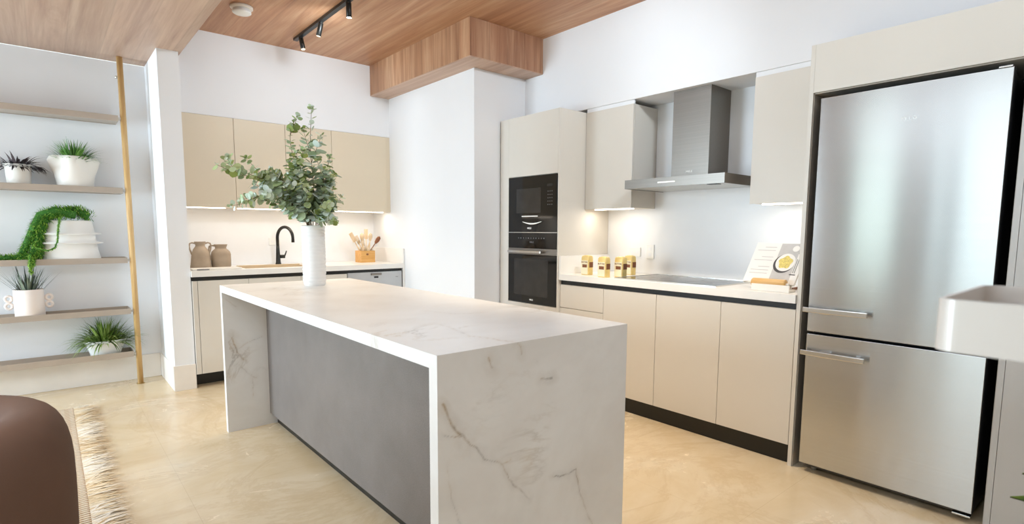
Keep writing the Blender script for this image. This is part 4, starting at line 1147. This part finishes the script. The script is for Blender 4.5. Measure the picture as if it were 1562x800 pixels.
# daylight entering the glazed side
area('daylight_window', (XL - .35, 4.75, 1.3), (0, -PI / 2, 0), 2.5, 1.9, 128, (.68, .85, 1.0))
area('daylight_window', (XL - .35, 1.35, 1.3), (0, -PI / 2, 0), 2.5, 1.6, 8.5, (.74, .88, 1.0))
area('daylight_window', (XL - .35, 2.8, 1.3), (0, -PI / 2, 0), 2.5, .75, 2.5, (.72, .92, .92))
# warm track spots and a living-area downlight, with unseen fill lamps added
COOL = (.80, .91, 1)
WARM = (1, .84, .62)
for i, (y, p) in enumerate(((4.81, 8), (4.37, 8), (3.86, 12))):
    spot('track_and_fill_spot', (1.75, y - .01, ZC - .15), (1.8, y - (.3 if i == 0 else .1), 0), p, WARM, 75)
spot('track_and_fill_spot', (1.60, 3.0, ZC - .06), (1.45, 2.9, .9), 13, (1, .78, .48), 85, 1)
spot('track_and_fill_spot', (2.2, 2.3, ZC - .06), (2.65, 2.1, 0), 90, WARM, 72, 1)  # no head here: unseen warm lamp added to brighten aisle floor and doors
spot('unseen_spot', (2.3, .7, ZC - .06), (2.75, 3.7, 1.9), 78, COOL, 80, 1, .12)  # cool fill added for the column side, no fitting there
spot('track_and_fill_spot', (1.75, 4.0, ZC - .12), (1.75, 5.25, 2.3), 13, COOL, 140, 1, .08)  # headless lamp added on the track line to lift the upper sink wall
spot('unseen_spot', (2.3, 2.4, ZC - .06), (3.4, 1.9, 2.6), 6, COOL, 120, 1, .12)  # unseen cool fill added for the upper right wall
spot('unseen_spot', (.2, 3.6, ZL - .05), (.2, 3.8, 0), 16, WARM, 110, 1)
area('overhead_fill', (1.9, .1, ZC - .04), (0, 0, 0), 1.6, 2.6, 12, (.80, .91, 1))  # soft overhead fill added out of view, not a real fitting
area('overhead_fill', (-1.2, 1.2, ZL - .04), (0, 0, 0), 1.8, 2.4, 28, (.80, .91, 1))  # second added fill, unseen under the lowered ceiling
area('strip_glow', (1.83, 5.33, UB - .012), (0, 0, 0), 1.8, .03, 1.6, (1, .91, .78))
area('strip_glow', (3.44, 2.81, RZ0 - .012), (0, 0, 0), .03, .36, .5, (1, .9, .76))
area('strip_glow', (3.44, 1.46, RZ0 - .012), (0, 0, 0), .03, .33, .4, (1, .93, .82))
W = bpy.data.worlds.new('sky'); S.world = W; W.use_nodes = True
nt = W.node_tree; bg = nt.nodes['Background']
tc = nt.nodes.new('ShaderNodeTexCoord'); sp = nt.nodes.new('ShaderNodeSeparateXYZ'); rp_ = nt.nodes.new('ShaderNodeValToRGB')
nt.links.new(tc.outputs['Generated'], sp.inputs[0]); nt.links.new(sp.outputs[2], rp_.inputs[0])
e = rp_.color_ramp.elements; e[0].position = 0; e[0].color = (.62, .72, .62, 1); e[1].position = .35; e[1].color = (.80, .92, 1.0, 1)
nt.links.new(rp_.outputs[0], bg.inputs[0]); bg.inputs[1].default_value = 1.0  # sky

# ------------------------------------------------------------------ camera
cp = (0.00564, 0.003165, 1.295214); yaw, pit, rol = .7043, .1037304, .0054555; f = 836.036; cyp = 439.0718
fw = Vector((math.sin(yaw) * math.cos(pit), math.cos(yaw) * math.cos(pit), -math.sin(pit)))
rt = Vector((math.cos(yaw), -math.sin(yaw), 0)); upc = rt.cross(fw)
r2 = rt * math.cos(rol) + upc * math.sin(rol); u2 = -rt * math.sin(rol) + upc * math.cos(rol)
cam = bpy.data.cameras.new('camera'); co = bpy.data.objects.new('camera', cam); COL.objects.link(co)
m = Matrix((r2, u2, -fw)).transposed().to_4x4(); m.translation = cp; co.matrix_world = m
cam.sensor_fit = 'HORIZONTAL'; cam.sensor_width = 36; cam.lens = f / 1562 * 36; cam.shift_y = (cyp - 400) / 1562
cam.clip_start = .02
cam.dof.use_dof = True; cam.dof.focus_distance = 3.2; cam.dof.aperture_fstop = 5
S.camera = co
S.view_settings.view_transform = 'Standard'; S.view_settings.look = 'None'; S.view_settings.exposure = 1.02
S.cycles.use_denoising = True
S.cycles.max_bounces = 8; S.cycles.diffuse_bounces = 5; S.cycles.glossy_bounces = 4
S.cycles.sample_clamp_indirect = 6
